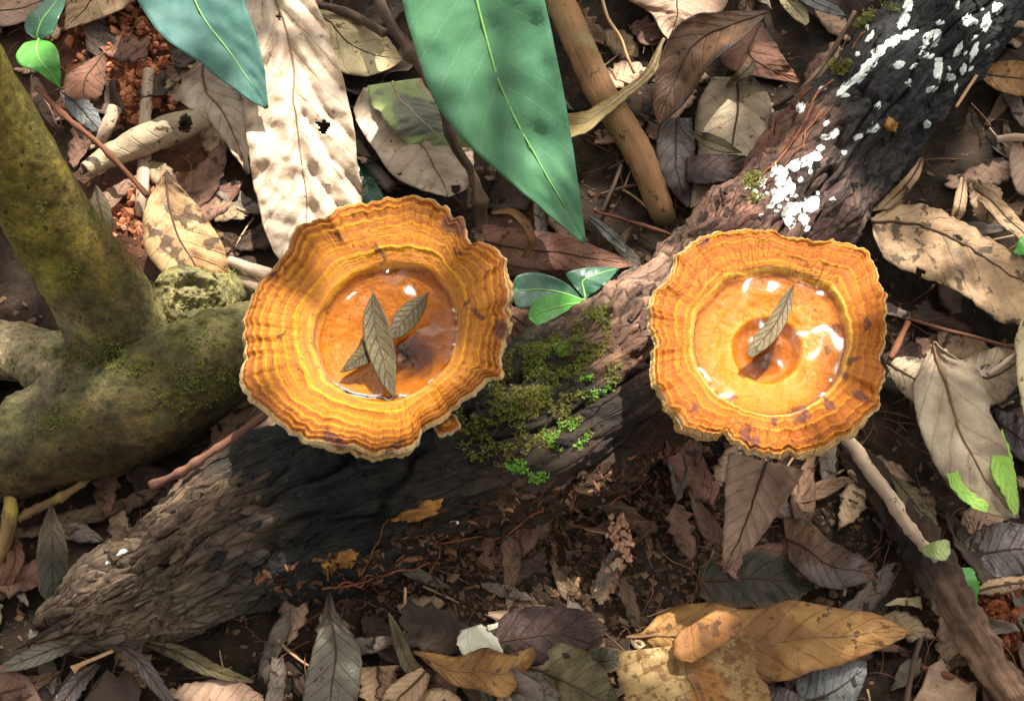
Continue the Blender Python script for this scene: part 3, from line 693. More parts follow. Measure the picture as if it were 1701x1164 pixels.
capR = build_cap(RIM_R, (1268, 598), .052, .069,
    ([0, .05, .10, .16, .24, .30, .45, .60, .63, .665, .74, .86, 1.0], [-.15, -.12, .0, .10, .20, .42, .54, .66, .72, .86, .90, .95, 1.0]),
    [(.30, .014, .3), (.655, .014, .8), (.71, .010, .25), (.79, .012, .35), (.88, .010, .35), (.94, .009, .8), (.975, .009, .7)], .0011,
    cap_mat('orange_cap', [(0, (.04, .02, .006)), (.07, srgb(96, 60, 24)), (.13, srgb(150, 92, 44)), (.22, srgb(186, 120, 56)), (.30, srgb(222, 150, 62)), (.42, srgb(212, 138, 44)), (.55, srgb(214, 140, 46)), (.605, srgb(200, 124, 36)), (.622, srgb(110, 62, 16)), (.640, srgb(226, 166, 70)), (.662, srgb(244, 196, 110)), (.685, srgb(196, 116, 44)), (.71, srgb(214, 148, 68)), (.735, srgb(186, 106, 44)), (.79, srgb(214, 144, 76)), (.81, srgb(176, 98, 46)), (.88, srgb(206, 132, 70)), (.90, srgb(160, 84, 42)), (.94, srgb(220, 152, 84)), (.958, srgb(164, 90, 48)), (.972, srgb(228, 176, 110)), (1, srgb(252, 230, 184))],  # ramp begins with the dark of the centre hole painted in
            (srgb(228, 164, 82), srgb(176, 92, 34)), (srgb(168, 82, 26), srgb(112, 54, 26), srgb(84, 52, 56)), streak=.6, crack=.34),
    'right flat-topped orange mushroom with a single pale leaf in its water pool', .052+.017*.71,
    [(1375, 668, 20, 10, .5), (1330, 690, 22, 14, .2), (1285, 700, 14, 16, 0), (1240, 722, 22, 12, .3), (1420, 597, 14, 10, 0), (1408, 625, 12, 9, .3), (1440, 537, 14, 6, 0), (1165, 408, 6, 6, 0), (1175, 403, 10, 5, 0), (1342, 437, 7, 6, 0), (1215, 660, 14, 8, -.7), (1152, 678, 14, 8, -.3), (1430, 660, 20, 10, .8), (1255, 735, 10, 12, 0), (1385, 545, 16, 7, -.2), (1375, 580, 10, 10, 0), (1460, 597, 22, 3, 0)],
    wrinkle=1.0, seed=6.1, layers=((1204, 716, 1112, 690, 15, .0045), (1200, 722, 1085, 640, 9, .002), (1444, 692, 1240, 746, 7, .0016)))
waterL = build_water(capL, 'clear rainwater pooled in the cup of the left mushroom', water_mat('rainwater_amber', (.97, .88, .64)), .0012, .0016)
waterR = build_water(capR, 'shallow rainwater filling the flat orange mushroom on the right', water_mat('rainwater', (.99, .92, .74)))

# ------------------------------------------------------------------ leaf materials
M = {}
M['pale'] = leaf_mat('pale_dry_leaf', srgb(212, 192, 168), srgb(184, 160, 136), srgb(120, 88, 60), srgb(150, 120, 94), .5, .12, nv=9, spot_lo=.66, spec=.4)
M['cream'] = leaf_mat('cream_dry_leaf', srgb(206, 190, 150), srgb(184, 162, 118), srgb(96, 74, 44), srgb(140, 116, 76), .55, .15, nv=7)
M['tan'] = leaf_mat('tan_dry_leaf', srgb(196, 164, 128), srgb(166, 132, 100), srgb(84, 60, 40), srgb(110, 82, 58), .6, .15, nv=8, spot_lo=.6)
M['beige'] = leaf_mat('beige_dry_leaf', srgb(186, 166, 136), srgb(160, 138, 110), srgb(70, 54, 40), srgb(112, 90, 68), .5, .12, nv=8, veinw=.04)
M['tanspot'] = leaf_mat('spotted_tan_leaf', srgb(200, 168, 128), srgb(178, 142, 104), srgb(58, 42, 32), srgb(120, 92, 66), .6, .15, nv=8, spot_lo=.57, spot_scale=170)
M['mottle'] = leaf_mat('mottled_tan_leaf', srgb(204, 166, 118), srgb(170, 128, 84), srgb(70, 52, 36), srgb(96, 72, 50), .6, .15, nv=9, spot_lo=.52, spot_scale=130)
M['ochre'] = leaf_mat('ochre_dry_leaf', srgb(174, 130, 74), srgb(144, 102, 56), srgb(84, 54, 28), srgb(110, 72, 36), .5, .2, nv=10, spot_lo=.6, patch=(srgb(134, 92, 50), .6))
M['ochre2'] = leaf_mat('mottled_ochre_leaf', srgb(180, 152, 102), srgb(156, 122, 72), srgb(110, 76, 40), srgb(118, 84, 46), .6, .2, nv=8, spot_lo=.53, spot_scale=330, patch=(srgb(170, 112, 58), .58))
M['scrap'] = leaf_mat('ochre_scrap', srgb(180, 128, 70), srgb(150, 98, 52), srgb(96, 62, 34), None, .55, .15, nv=.4, spot_lo=.58)
M['brown'] = leaf_mat('brown_dry_leaf', srgb(112, 82, 60), srgb(84, 60, 44), srgb(44, 32, 24), srgb(58, 42, 30), .55, .1, nv=9, patch=(srgb(98, 88, 84), .55))
M['redbrown'] = leaf_mat('red_brown_leaf', srgb(142, 98, 76), srgb(112, 72, 54), srgb(60, 40, 30), srgb(70, 44, 32), .6, .12, nv=7)
M['pink'] = leaf_mat('pinkish_dry_leaf', srgb(178, 148, 124), srgb(146, 114, 92), srgb(96, 70, 58), srgb(112, 80, 64), .55, .12, nv=8, spot_lo=.67)
M['purple'] = leaf_mat('purple_brown_leaf', srgb(104, 90, 86), srgb(72, 60, 56), srgb(50, 38, 38), srgb(56, 44, 44), .35, .05, nv=7, spec=.5)
M['grey'] = leaf_mat('grey_olive_leaf', srgb(116, 108, 92), srgb(92, 84, 70), srgb(64, 54, 42), srgb(70, 64, 52), .42, .1, nv=9, spec=.45)
M['bluegrey'] = leaf_mat('blue_grey_leaf', srgb(120, 120, 116), srgb(90, 90, 88), srgb(60, 58, 54), srgb(80, 80, 78), .5, .08, nv=8, spec=.5)
M['olive'] = leaf_mat('olive_dry_leaf', srgb(122, 108, 74), srgb(92, 82, 54), srgb(52, 46, 32), srgb(72, 64, 42), .5, .1, nv=8)
M['maroon'] = leaf_mat('maroon_dark_leaf', srgb(70, 48, 42), srgb(50, 36, 30), srgb(40, 28, 22), srgb(44, 30, 26), .6, .05, nv=6)
M['darkgreen'] = leaf_mat('dark_dull_leaf', srgb(62, 60, 46), srgb(48, 44, 34), srgb(120, 90, 56), srgb(40, 36, 28), .5, .05, nv=6, spot_lo=.7)
M['yellow'] = leaf_mat('yellow_twisted_leaf', srgb(196, 174, 118), srgb(166, 136, 82), srgb(120, 90, 52), srgb(210, 196, 150), .5, .2, nv=7)
M['greenpale'] = leaf_mat('half_green_leaf', srgb(178, 190, 128), srgb(150, 172, 96), srgb(150, 140, 110), srgb(196, 204, 156), .4, .2, nv=6, patch=(srgb(120, 122, 112), .56))
M['veined'] = leaf_mat('veined_tan_leaf', srgb(186, 168, 142), srgb(160, 140, 116), srgb(104, 82, 66), srgb(120, 98, 82), .5, .12, nv=6, veinw=.05, spot_lo=.68)
M['white'] = leaf_mat('white_leaf_scrap', srgb(232, 230, 208), srgb(214, 208, 180), None, None, .6, .1, nv=.4)
M['float'] = leaf_mat('wet_grey_leaf', srgb(88, 76, 46), srgb(64, 54, 32), srgb(52, 42, 26), srgb(50, 42, 26), .55, .08, nv=9, spec=.25, veink=.35)
M['floatpale'] = leaf_mat('wet_pale_leaf', srgb(124, 106, 72), srgb(96, 82, 54), srgb(76, 62, 40), srgb(64, 50, 32), .55, .12, nv=8, spec=.3, veinw=.06)
M['green'] = leaf_mat('green_leaf', srgb(82, 130, 92), srgb(70, 118, 86), None, srgb(116, 160, 118), .42, .12, nv=14, scale=30, veinw=.02, spec=.35, k=4, relief=.00008)
M['teal'] = leaf_mat('teal_leaf', srgb(74, 112, 108), srgb(66, 106, 92), None, srgb(84, 130, 112), .6, .15, nv=14, scale=30, veinw=.02, spec=.25, k=4, relief=.00008)
M['bright'] = leaf_mat('bright_green_leaf', srgb(96, 170, 70), srgb(76, 150, 62), None, srgb(130, 190, 100), .3, .3, nv=7, scale=40, spec=.55, veinw=.03, relief=.0001)
M['lime'] = leaf_mat('lime_green_leaf', srgb(166, 204, 92), srgb(140, 186, 72), None, srgb(170, 206, 120), .5, .2, nv=5, scale=60, spec=.3)
M['dkgreen'] = leaf_mat('deep_green_leaf', srgb(62, 104, 78), srgb(50, 90, 66), None, srgb(84, 124, 96), .3, .15, nv=7, scale=40, spec=.55, veinw=.03, relief=.0001)
def plain(name, c, rough=.6, sc=200, k=.6):
    return wood_mat(name, c, tuple(x*k for x in c), rough=rough, sc=sc, dist=.0002)
RIBD = plain('dark_midrib', srgb(74, 52, 36)); RIBB = plain('brown_midrib', srgb(128, 94, 64)); RIBP = plain('pale_midrib', srgb(196, 170, 138)); RIBG = plain('green_midrib', srgb(128, 176, 96), .45, 60, .85)
M['twig_dark'] = wood_mat('dark_twig_bark', srgb(104, 82, 66), srgb(58, 44, 34), rough=.8, sc=240, grain=True)
M['stick'] = wood_mat('brown_stick_bark', srgb(160, 118, 80), srgb(116, 84, 56), srgb(134, 118, 78), sc=110, spot=srgb(86, 66, 46), grain=True)
M['pale_stick'] = wood_mat('pale_stick', srgb(196, 172, 148), srgb(142, 116, 94), sc=160, spot=srgb(70, 54, 44), grain=True)
M['red_twig'] = wood_mat('red_twig', srgb(124, 78, 54), srgb(84, 50, 34), sc=200, grain=True)
M['pink_twig'] = wood_mat('pink_twig', srgb(128, 88, 70), srgb(74, 50, 40), sc=200, grain=True)
M['yellow_twig'] = wood_mat('yellow_lichen_twig', srgb(146, 118, 74), srgb(88, 66, 44), srgb(160, 140, 66), sc=220, grain=True)
M['straw'] = wood_mat('straw_stem', srgb(206, 168, 126), srgb(170, 130, 92), sc=200, grain=True)
M['rootlet'] = wood_mat('orange_rootlet', srgb(150, 88, 54), srgb(96, 56, 36), sc=260)
M['rot'] = wood_mat('rotten_red_wood', srgb(128, 88, 62), srgb(78, 52, 38), srgb(150, 126, 106), sc=140, grain=True)
M['darkwood'] = wood_mat('dark_wet_wood', srgb(64, 48, 36), srgb(36, 27, 21), sc=140, grain=True)
M['greychip'] = wood_mat('grey_wood', srgb(150, 142, 128), srgb(104, 96, 86), sc=160, spot=srgb(70, 62, 52), grain=True)

# ------------------------------------------------------------------ leaves floating in the two pools
zL, zR = capL.waterz, capR.waterz
def wl(name, label, mat, L, R, z, **kw):
    return leaf(name, label, mat, L, R, lift=(0, 0), base_z=z, thick=.0003, n=40, m=14, ribmat=RIBD, **{**dict(jag=.6, wave=.0006, crumple=.0005, quilt=.0003), **kw})
wl('floating_leaf', 'upright grey-green leaf on top of the crossed leaves in the left mushroom', M['float'], [(618, 488), (604, 520), (604, 560), (616, 600), (634, 636), (655, 660)], [(622, 488), (640, 524), (650, 555), (657, 590), (658, 625), (656, 660)], zL+.0022, camber=.12, ribr=.0003)
wl('floating_leaf', 'olive leaf slanting to the upper right beneath the upright leaf, left mushroom', M['float'], [(712, 485), (680, 500), (655, 522), (648, 545), (648, 562)], [(712, 487), (705, 515), (690, 540), (668, 558), (650, 564)], zL+.0009, camber=.1, ribr=.0003)
wl('floating_leaf', 'small leaf piece pointing lower left beneath the upright leaf, left mushroom', M['float'], [(608, 558), (592, 580), (576, 600), (566, 618)], [(624, 592), (610, 604), (590, 612), (568, 619)], zL+.0008, ribr=.0003)
wl('floating_leaf', 'pale tan narrow leaf with clear veins floating in the right mushroom', M['floatpale'], [(1317, 474), (1300, 492), (1278, 528), (1252, 560), (1240, 585), (1246, 593)], [(1319, 474), (1316, 505), (1304, 540), (1282, 570), (1258, 588), (1248, 594)], zR+.0016, camber=.15, ribr=.00035, nv=8, quilt=.0003)

# ------------------------------------------------------------------ green leaves on living plants
def plant_stem(t, pts, r0, r1, mat, name='stem'):
    g, *_ = tube_grid(np.array(pts), np.linspace(r0, r1, len(pts)), 9, 40, .0001, 300); v, f = tube_mesh(g); return mesh_obj(name, v, f, mat, t)
GREENTWIG = wood_mat('green_twig', srgb(112, 130, 74), srgb(84, 100, 56), sc=150)
def hung_leaf(name, label, mat, L, R, zs, rootpx, rib=.5, **kw):
    t = leaf(name, label, mat, L, R, lift=zs, ribmat=RIBG, cat='leaf', jag=.5, rib=rib, ribr=.0007, n=60, m=22, thick=.0004, **kw)
    o = np.array(t['_o']); gx, gy = rootpx; gz = float(zg(np.array(gx*1.0), np.array(gy*1.0)))
    b = P(np.array(gx*1.0), np.array(gy*1.0), np.array(gz-.004)); top = np.array([b[0], b[1], o[2]+.006])
    plant_stem(t, [b, b+(top-b)*.5+np.array([.003, 0, 0]), top*.75+o*.25+np.array([0, 0, .006]), o], .0018, .0011, GREENTWIG)
    return t
hung_leaf('green_leaf', 'long glossy green pointed leaf with yellow midrib hanging over the twig', M['green'],
     [(770, -330), (690, -210), (664, -90), (668, 0), (690, 80), (722, 168), (772, 236), (835, 292), (905, 352), (969, 404)],
     [(790, -330), (850, -220), (884, -110), (905, 0), (926, 100), (945, 200), (960, 300), (973, 400)], (.085, .090, .082, .066, .046, .030), (800, -420), rib=.52, fold=.10, wave=.002)
hung_leaf('green_leaf', 'bluish-green smooth leaf with its tip over the big pale crinkled leaf', M['teal'],
     [(240, -300), (190, -200), (196, -90), (228, 0), (270, 60), (330, 102), (392, 150), (441, 182)],
     [(262, -300), (340, -200), (384, -100), (406, 0), (426, 60), (440, 120), (445, 180)], (.062, .066, .058, .046, .036, .026), (250, -380), rib=.5, camber=.05, fold=.08, wave=.0015)
# seedling by the left trunk
def seedling(label, cpx, zc, leaves, name='seedling'):
    gz = float(zg(np.array(cpx[0]*1.0), np.array(cpx[1]*1.0)))
    top = P(np.array(cpx[0]*1.0), np.array(cpx[1]*1.0), np.array(gz+zc)); base = top.copy(); base[2] = G(top[0], top[1])-.004
    t = thing(name, label, 'plant', base)
    plant_stem(t, [base, (base+top)/2+np.array([.001, 0, 0]), top], .0011, .0008, GREENTWIG)
    for mat, L, R, zs, kw in leaves:
        k = dict(n=34, m=14, jag=.5, fold=.12, camber=.06, base_z=gz); k.update(kw)
        g, U, V, px = leaf_surface(L, R, zs, **k)
        v, f = sheet_mesh(g, .0003); uv = np.stack([U, (V+1)/2], -1).reshape(-1, 2)
        b = mesh_obj('leaf', v, f, mat, t, uv=np.concatenate([uv, uv]))
        line = ((g[:, 6]+g[:, 7])/2)[::2]; rr = np.linspace(.00045, .00015, len(line))
        gg, *_ = tube_grid(np.vstack([top[None], line]), np.concatenate([[.0005], rr]), 6, len(line)+6); vv, ff = tube_mesh(gg)
        r = mesh_obj('midrib', vv, ff, RIBG, t); r.parent = b
    return t
seedling('small seedling with two green leaves in front of the mossy trunk', (62, 62), .022, [
    (M['dkgreen'], [(62, 66), (42, 52), (44, 30), (66, 8), (90, -14), (112, -20)], [(64, 68), (86, 56), (98, 30), (108, 5), (113, -19)], (.022, .026, .02), {}),
    (M['bright'], [(64, 66), (40, 72), (26, 92), (34, 108), (66, 122), (100, 148)], [(66, 66), (84, 70), (96, 84), (100, 110), (101, 147)], (.022, .027, .02), {'fold': .2})])
seedling('seedling with rounded dark and bright green leaves between the two mushrooms', (972, 497), .020, [
    (M['dkgreen'], [(968, 496), (940, 470), (900, 454), (862, 456), (850, 478)], [(966, 500), (930, 504), (890, 508), (860, 510), (850, 482)], (.02, .024, .026), {}),
    (M['bright'], [(970, 500), (940, 490), (910, 490), (885, 502), (878, 524)], [(972, 504), (950, 520), (920, 538), (892, 540), (878, 528)], (.021, .029, .028), {}),
    (M['dkgreen'], [(970, 494), (950, 472), (940, 454), (980, 444), (1025, 444)], [(974, 494), (990, 484), (1008, 470), (1020, 456), (1027, 446)], (.02, .022, .019), {}),
    (M['dkgreen'], [(1004, 492), (1026, 462), (1046, 446), (1070, 442)], [(1006, 494), (1034, 474), (1058, 466), (1072, 446)], (.010, .017, .015), {})])

# ------------------------------------------------------------------ fallen leaves traced one by one
def FL(label, mat, L, R, lift, name='fallen_leaf', **kw):
    kw.setdefault('ribmat', RIBD)
    return leaf(name, label, M[mat], L, R, lift=lift, **kw)
FL('large crinkled pale leaf reaching behind the rim of the left mushroom', 'pale',
   [(420, -150), (392, -70), (398, 0), (416, 60), (418, 110), (404, 160), (408, 210), (416, 265), (426, 330), (446, 400), (470, 440)],
   [(430, -150), (500, -70), (522, 0), (546, 50), (562, 110), (578, 160), (588, 210), (592, 270), (602, 340), (570, 420), (520, 450)],
   (.010, .016, .018, .018, .016, .012), n=150, m=60, quilt=.0034, nv=8, k=1.5, crumple=.0026, wave=.003, jag=2, camber=.05, ribmat=RIBB, ribr=.0006, holes=((537, 210, 11), (463, 27, 5)), rib=.48)
FL('pale brown leaf with frayed edge tucked left of the big pale leaf', 'pale', [(338, 96), (306, 128), (296, 165), (330, 188), (356, 210), (382, 246), (412, 290)], [(340, 98), (372, 128), (400, 160), (408, 210), (412, 250), (415, 288)], (.018, .017, .013, .008), crumple=.002, wave=.003, jag=2, fold=.15, ribmat=RIBB)
FL('cream leaf with dark midrib under the thin dark twig', 'cream', [(480, -70), (520, 4), (566, 20), (612, 38), (646, 64), (667, 98)], [(440, -60), (500, 10), (538, 60), (558, 112), (604, 127), (645, 115), (668, 100)], (.006, .008, .009, .007), camber=.05, crumple=.0016, ribr=.0005)
FL('whitish curled leaf with holes beneath the pale green leaf', 'pale', [(604, 146), (588, 180), (600, 215), (626, 250), (648, 286), (690, 312), (742, 326)], [(700, 130), (726, 170), (752, 212), (782, 236), (786, 275), (781, 308), (744, 327)], (.008, .010, .012, .006), crumple=.0022, wave=.003, curl_l=.35, jag=2, ribmat=RIBB, holes=((757, 315, 8), (664, 290, 4)))
FL('half faded yellow-green torn leaf lying on a whitish curled leaf', 'greenpale', [(612, 142), (616, 170), (636, 192), (654, 218), (682, 246)], [(694, 130), (714, 160), (744, 184), (776, 210), (806, 246)], (.014, .017, .016, .011), crumple=.002, camber=.1, jag=3, wave=.002, ribmat=RIBP)
FL('pale green leaf end showing under the big pale leaf', 'dkgreen', [(590, 262), (592, 300), (596, 350)], [(594, 264), (622, 300), (652, 350)], (.005, .006, .006), midrib=False)
FL('mottled tan leaf standing against the mossy trunk', 'mottle', [(276, 284), (250, 325), (236, 375), (244, 420), (290, 470), (350, 500)], [(278, 284), (308, 318), (346, 366), (372, 412), (380, 462), (366, 502)], (.020, .022, .019, .012), camber=.1, crumple=.0016, jag=1.2)
FL('tan leaf tip pointing down beside the small seedling', 'tan', [(140, -110), (108, -40), (110, 10), (107, 48)], [(290, -90), (235, -10), (180, 26), (108, 49)], (.010, .012, .009, .007), camber=.08)
FL('dull pinkish-brown leaf beyond the small seedling', 'pink', [(-90, -30), (-20, -10), (40, -8), (96, -12)], [(-90, 20), (-10, 44), (46, 32), (98, -10)], (.005, .007, .005))
FL('brown triangular leaf below the seedling by the trunk', 'redbrown', [(172, 88), (136, 108), (108, 128), (112, 160), (150, 176)], [(173, 88), (176, 116), (172, 146), (162, 168), (152, 177)], (.010, .011, .007), camber=.1)
FL('grey folded leaf lying along the reddish twig', 'bluegrey', [(100, 152), (110, 180), (136, 206), (168, 226)], [(104, 150), (136, 158), (156, 176), (171, 210), (170, 226)], (.007, .009, .006))
FL('thin greenish-tan leaf hanging against the trunk above the root', 'olive', [(158, 310), (150, 345), (160, 385), (182, 400)], [(162, 308), (180, 335), (188, 370), (184, 400)], (.012, .012, .008))
FL('pinkish-tan leaf under the curled brown leaf', 'pink', [(1030, -90), (1040, -4), (1082, 22), (1098, 50), (1112, 68)], [(1230, -90), (1212, -4), (1190, 30), (1150, 46), (1114, 69)], (.008, .011, .012, .009), camber=.06, wave=.003)
FL('large brown leaf curled like a boat beside the stick', 'brown', [(1272, 18), (1200, 20), (1150, 26), (1112, 60), (1094, 112), (1083, 168), (1092, 206)], [(1274, 22), (1252, 46), (1216, 76), (1178, 108), (1152, 150), (1126, 182), (1094, 208)], (.024, .024, .020, .017, .013), curl_r=1.1, camber=.35, crumple=.0016, jag=1, ribr=.0006)
FL('yellowish twisted leaf bridging the brown stick', 'yellow', [(1102, 64), (1082, 96), (1064, 126), (1016, 160), (975, 184), (930, 190)], [(1103, 66), (1090, 118), (1052, 154), (1008, 190), (978, 216), (934, 236)], (.020, .019, .018, .017, .012), fold=.35, ribmat=RIBP, ribr=.0007)
FL('square-ended beige leaf with straight dark midrib by the log', 'beige', [(1185, 128), (1164, 160), (1155, 205), (1160, 250), (1152, 300), (1148, 345)], [(1252, 128), (1276, 156), (1281, 190), (1266, 235), (1236, 280), (1200, 330)], (.008, .010, .010, .007), camber=.05, jag=1.5, ribr=.0006, rib=.55)
FL('reddish-brown triangular leaf over the square-ended beige leaf', 'redbrown', [(1262, 40), (1222, 70), (1196, 100), (1236, 122), (1326, 138)], [(1266, 40), (1286, 68), (1304, 100), (1318, 118), (1328, 136)], (.010, .013, .009), camber=.05)
FL('small olive leaf lying across the beige leaf', 'olive', [(1146, 218), (1174, 220), (1204, 232), (1232, 254)], [(1146, 219), (1166, 240), (1198, 252), (1231, 255)], (.013, .0145, .013), fold=.25, jag=.3, ribr=.0003)
FL('small pale olive leaf leaning on the reddish triangular leaf', 'olive', [(1252, 98), (1230, 112), (1214, 130), (1206, 144)], [(1254, 99), (1252, 118), (1232, 134), (1208, 146)], (.016, .016, .012), fold=.2, jag=.3, ribr=.0003)
FL('glossy purple-brown leaf standing on edge beside the stick', 'purple', [(1098, 196), (1090, 240), (1094, 280), (1112, 315), (1140, 344)], [(1152, 196), (1156, 240), (1150, 280), (1150, 320), (1144, 345)], (.010, .013, .012, .006), camber=-.45)
FL('dark ridged leaf scrap by the beige leaf and the log', 'maroon', [(1142, 262), (1180, 256), (1232, 258), (1258, 262)], [(1140, 302), (1176, 306), (1216, 298), (1240, 280)], (.012, .014, .012), wave=.003, quilt=.002, nv=3, midrib=False, thick=.0012)
FL('pale silvery green leaf at the far side of the log', 'cream', [(1290, -30), (1296, 4), (1316, 28), (1338, 43)], [(1300, -30), (1320, -4), (1340, 16), (1345, 36)], (.006, .008, .006), jag=.3, ribr=.0003)
FL('blue-grey narrow leaf beyond the log top', 'bluegrey', [(1300, -20), (1340, 8), (1372, 22), (1404, 27)], [(1320, -30), (1360, -4), (1390, 10), (1405, 26)], (.009, .010, .007), jag=.3, ribr=.0003)
FL('orange-brown leaf right of the lichen-covered log end', 'ochre', [(1618, 118), (1650, 104), (1700, 102), (1760, 110)], [(1620, 124), (1655, 150), (1700, 160), (1762, 130)], (.008, .011, .010), wave=.003)
FL('large torn tan leaf with dark midrib right of the right mushroom', 'tanspot',
   [(1446, 362), (1480, 344), (1530, 338), (1580, 356), (1640, 392), (1700, 432), (1800, 500)], [(1452, 392), (1472, 432), (1522, 456), (1572, 474), (1612, 500), (1660, 532), (1710, 542), (1800, 545)], (.014, .016, .017, .016, .013), n=70, m=26, crumple=.0014, wave=.004, jag=4, quilt=.0006, rib=.3, holes=((1528, 452, 9), (1590, 396, 6)), ribr=.0006)
FL('long curled tan leaf lying behind the large torn leaf', 'tanspot', [(1530, 262), (1500, 300), (1470, 330), (1446, 352)], [(1534, 264), (1528, 290), (1508, 318), (1478, 346)], (.022, .022, .018, .014), camber=.4, jag=1)
FL('narrow spotted tan strip leaf above the torn leaf', 'tanspot', [(1592, 306), (1622, 330), (1664, 372), (1740, 440)], [(1598, 290), (1650, 318), (1690, 360), (1750, 420)], (.010, .018, .020, .018), fold=.3, jag=2)
FL('curled tan leaf standing behind the torn leaf', 'tan', [(1596, 294), (1586, 330), (1580, 360), (1576, 376)], [(1606, 296), (1606, 330), (1600, 356), (1580, 377)], (.018, .02, .014), camber=.4, jag=.5, ribr=.0003)
FL('crumpled tan leaf with frayed edge beyond the torn leaf', 'tan', [(1612, 300), (1610, 330), (1622, 360), (1640, 372)], [(1640, 300), (1662, 318), (1662, 350), (1644, 373)], (.010, .016, .010), crumple=.004, wave=.004, jag=3)
FL('pale pink leaf at the edge of the crumpled tan leaves', 'pink', [(1680, 240), (1676, 270), (1690, 320), (1720, 330)], [(1720, 230), (1740, 260), (1745, 300), (1724, 330)], (.008, .012, .008))
VEINED = FL('veined tan leaf with bright green remains at its lower edge', 'veined',
   [(1551, 568), (1532, 604), (1518, 640), (1522, 690), (1536, 730), (1556, 776), (1592, 824), (1640, 852), (1689, 861)], [(1553, 568), (1584, 594), (1622, 608), (1640, 650), (1648, 690), (1668, 730), (1684, 780), (1692, 826), (1691, 860)], (.020, .022, .021, .019, .016), n=70, m=26, quilt=.0012, nv=6, k=1.3, camber=.08, crumple=.0016, jag=1.5, ribmat=RIBB, ribr=.0007)
FL('tan leaf half under the veined leaf beside the right mushroom', 'beige', [(1472, 602), (1498, 592), (1540, 598), (1580, 620)], [(1474, 606), (1488, 640), (1518, 668), (1570, 660)], (.012, .014, .012), camber=.1)
FL('grey-tan leaf behind the veined leaf on the far side', 'beige', [(1590, 600), (1630, 584), (1680, 570), (1730, 560)], [(1600, 640), (1652, 672), (1690, 640), (1732, 590)], (.010, .014, .013), camber=.08)
FL('brown leaf below the grey-tan leaf right of the veined leaf', 'purple', [(1650, 676), (1690, 690), (1740, 720)], [(1660, 720), (1690, 760), (1742, 790)], (.006, .008, .008))
FL('cream curled leaf edge at the border beside the veined leaf', 'cream', [(1702, 520), (1688, 560), (1690, 620), (1700, 680), (1716, 720)], [(1740, 520), (1760, 580), (1762, 640), (1750, 690), (1720, 722)], (.018, .022, .02), camber=.3)
FL('brownish-purple leaf hanging below the right mushroom', 'pink', [(1212, 752), (1204, 800), (1206, 850), (1200, 905), (1202, 950)], [(1336, 780), (1322, 806), (1296, 846), (1254, 902), (1204, 951)], (.028, .026, .020, .012), camber=.1, fold=.1, wave=.003, crumple=.0018, jag=1.5)
FL('long ochre leaf with pointed end in front of the log', 'ochre',
   [(1040, 1056), (1068, 1050), (1090, 1024), (1130, 1004), (1180, 1000), (1240, 1012), (1320, 996), (1380, 1008), (1440, 1016), (1480, 1030), (1516, 1050)],
   [(1040, 1060), (1070, 1064), (1094, 1088), (1120, 1104), (1180, 1124), (1240, 1136), (1310, 1128), (1350, 1114), (1400, 1104), (1460, 1078), (1517, 1052)], (.010, .016, .018, .016, .012), n=80, m=26, crumple=.0018, wave=.003, jag=1.5, camber=-.08, ribmat=RIBB, quilt=.0003, nv=12)
FL('broad mottled ochre leaf overlapping the long ochre leaf', 'ochre2', [(1030, 1082), (1024, 1120), (1040, 1160), (1070, 1210), (1120, 1260)], [(1240, 1058), (1258, 1090), (1262, 1120), (1282, 1150), (1260, 1200), (1150, 1262)], (.020, .022, .022, .018), n=60, m=24, crumple=.0016, wave=.002, jag=4, ribmat=RIBB, quilt=.0005)
FL('orange scrap torn from the ochre leaf, lying over its middle', 'scrap', [(1128, 1050), (1116, 1070), (1126, 1096), (1150, 1100)], [(1190, 1012), (1228, 1022), (1230, 1046), (1196, 1074)], (.024, .025, .024), n=14, m=14, crumple=.0012, jag=2, quilt=0, wave=.0006, midrib=False)
FL('ochre-brown curved leaf with thin stalk tip in the foreground litter', 'ochre', [(685, 1080), (720, 1084), (760, 1090), (805, 1074), (845, 1086), (888, 1072)], [(687, 1084), (716, 1108), (752, 1136), (800, 1148), (842, 1158), (890, 1092)], (.012, .016, .017, .014), wave=.003, crumple=.0016, jag=1, ribmat=RIBB)
FL('grey-brown leaf tucked beneath the curved ochre-brown leaf', 'grey', [(790, 1118), (840, 1110), (890, 1120), (930, 1150)], [(800, 1170), (850, 1190), (900, 1190), (932, 1154)], (.010, .013, .011), camber=.1)
FL('olive-brown leaf between the two ochre foreground leaves', 'olive', [(884, 1088), (920, 1066), (970, 1080), (1010, 1120), (1030, 1170)], [(870, 1130), (900, 1180), (950, 1200), (990, 1200), (1028, 1180)], (.008, .012, .011), crumple=.002, wave=.002)
FL('tall grey-olive leaf standing up against the front of the log', 'grey', [(543, 984), (534, 1030), (518, 1084), (504, 1140), (500, 1220)], [(548, 984), (562, 1020), (586, 1054), (600, 1088), (596, 1150), (590, 1220)], (.016, .018, .014, .008), camber=-.15, crumple=.0016, wave=.002, jag=1)
FL('thin dark leaf leaning beside the tall grey-olive leaf', 'olive', [(645, 1018), (652, 1060), (668, 1110), (690, 1130)], [(648, 1018), (668, 1048), (686, 1090), (706, 1122), (692, 1131)], (.014, .014, .008), fold=.25, jag=.5, ribr=.0003)
FL('tan leaf with crumbled upper edge next to the tall grey-olive leaf', 'tan', [(594, 1108), (600, 1140), (600, 1200)], [(656, 1104), (664, 1130), (640, 1200)], (.008, .012, .010), jag=6, crumple=.002)
FL('pale tan folded leaf in the foreground between thin leaf and ochre leaf', 'tan', [(700, 1108), (668, 1124), (640, 1150), (618, 1190)], [(716, 1122), (706, 1146), (680, 1176), (640, 1200)], (.012, .014, .010), fold=.3)
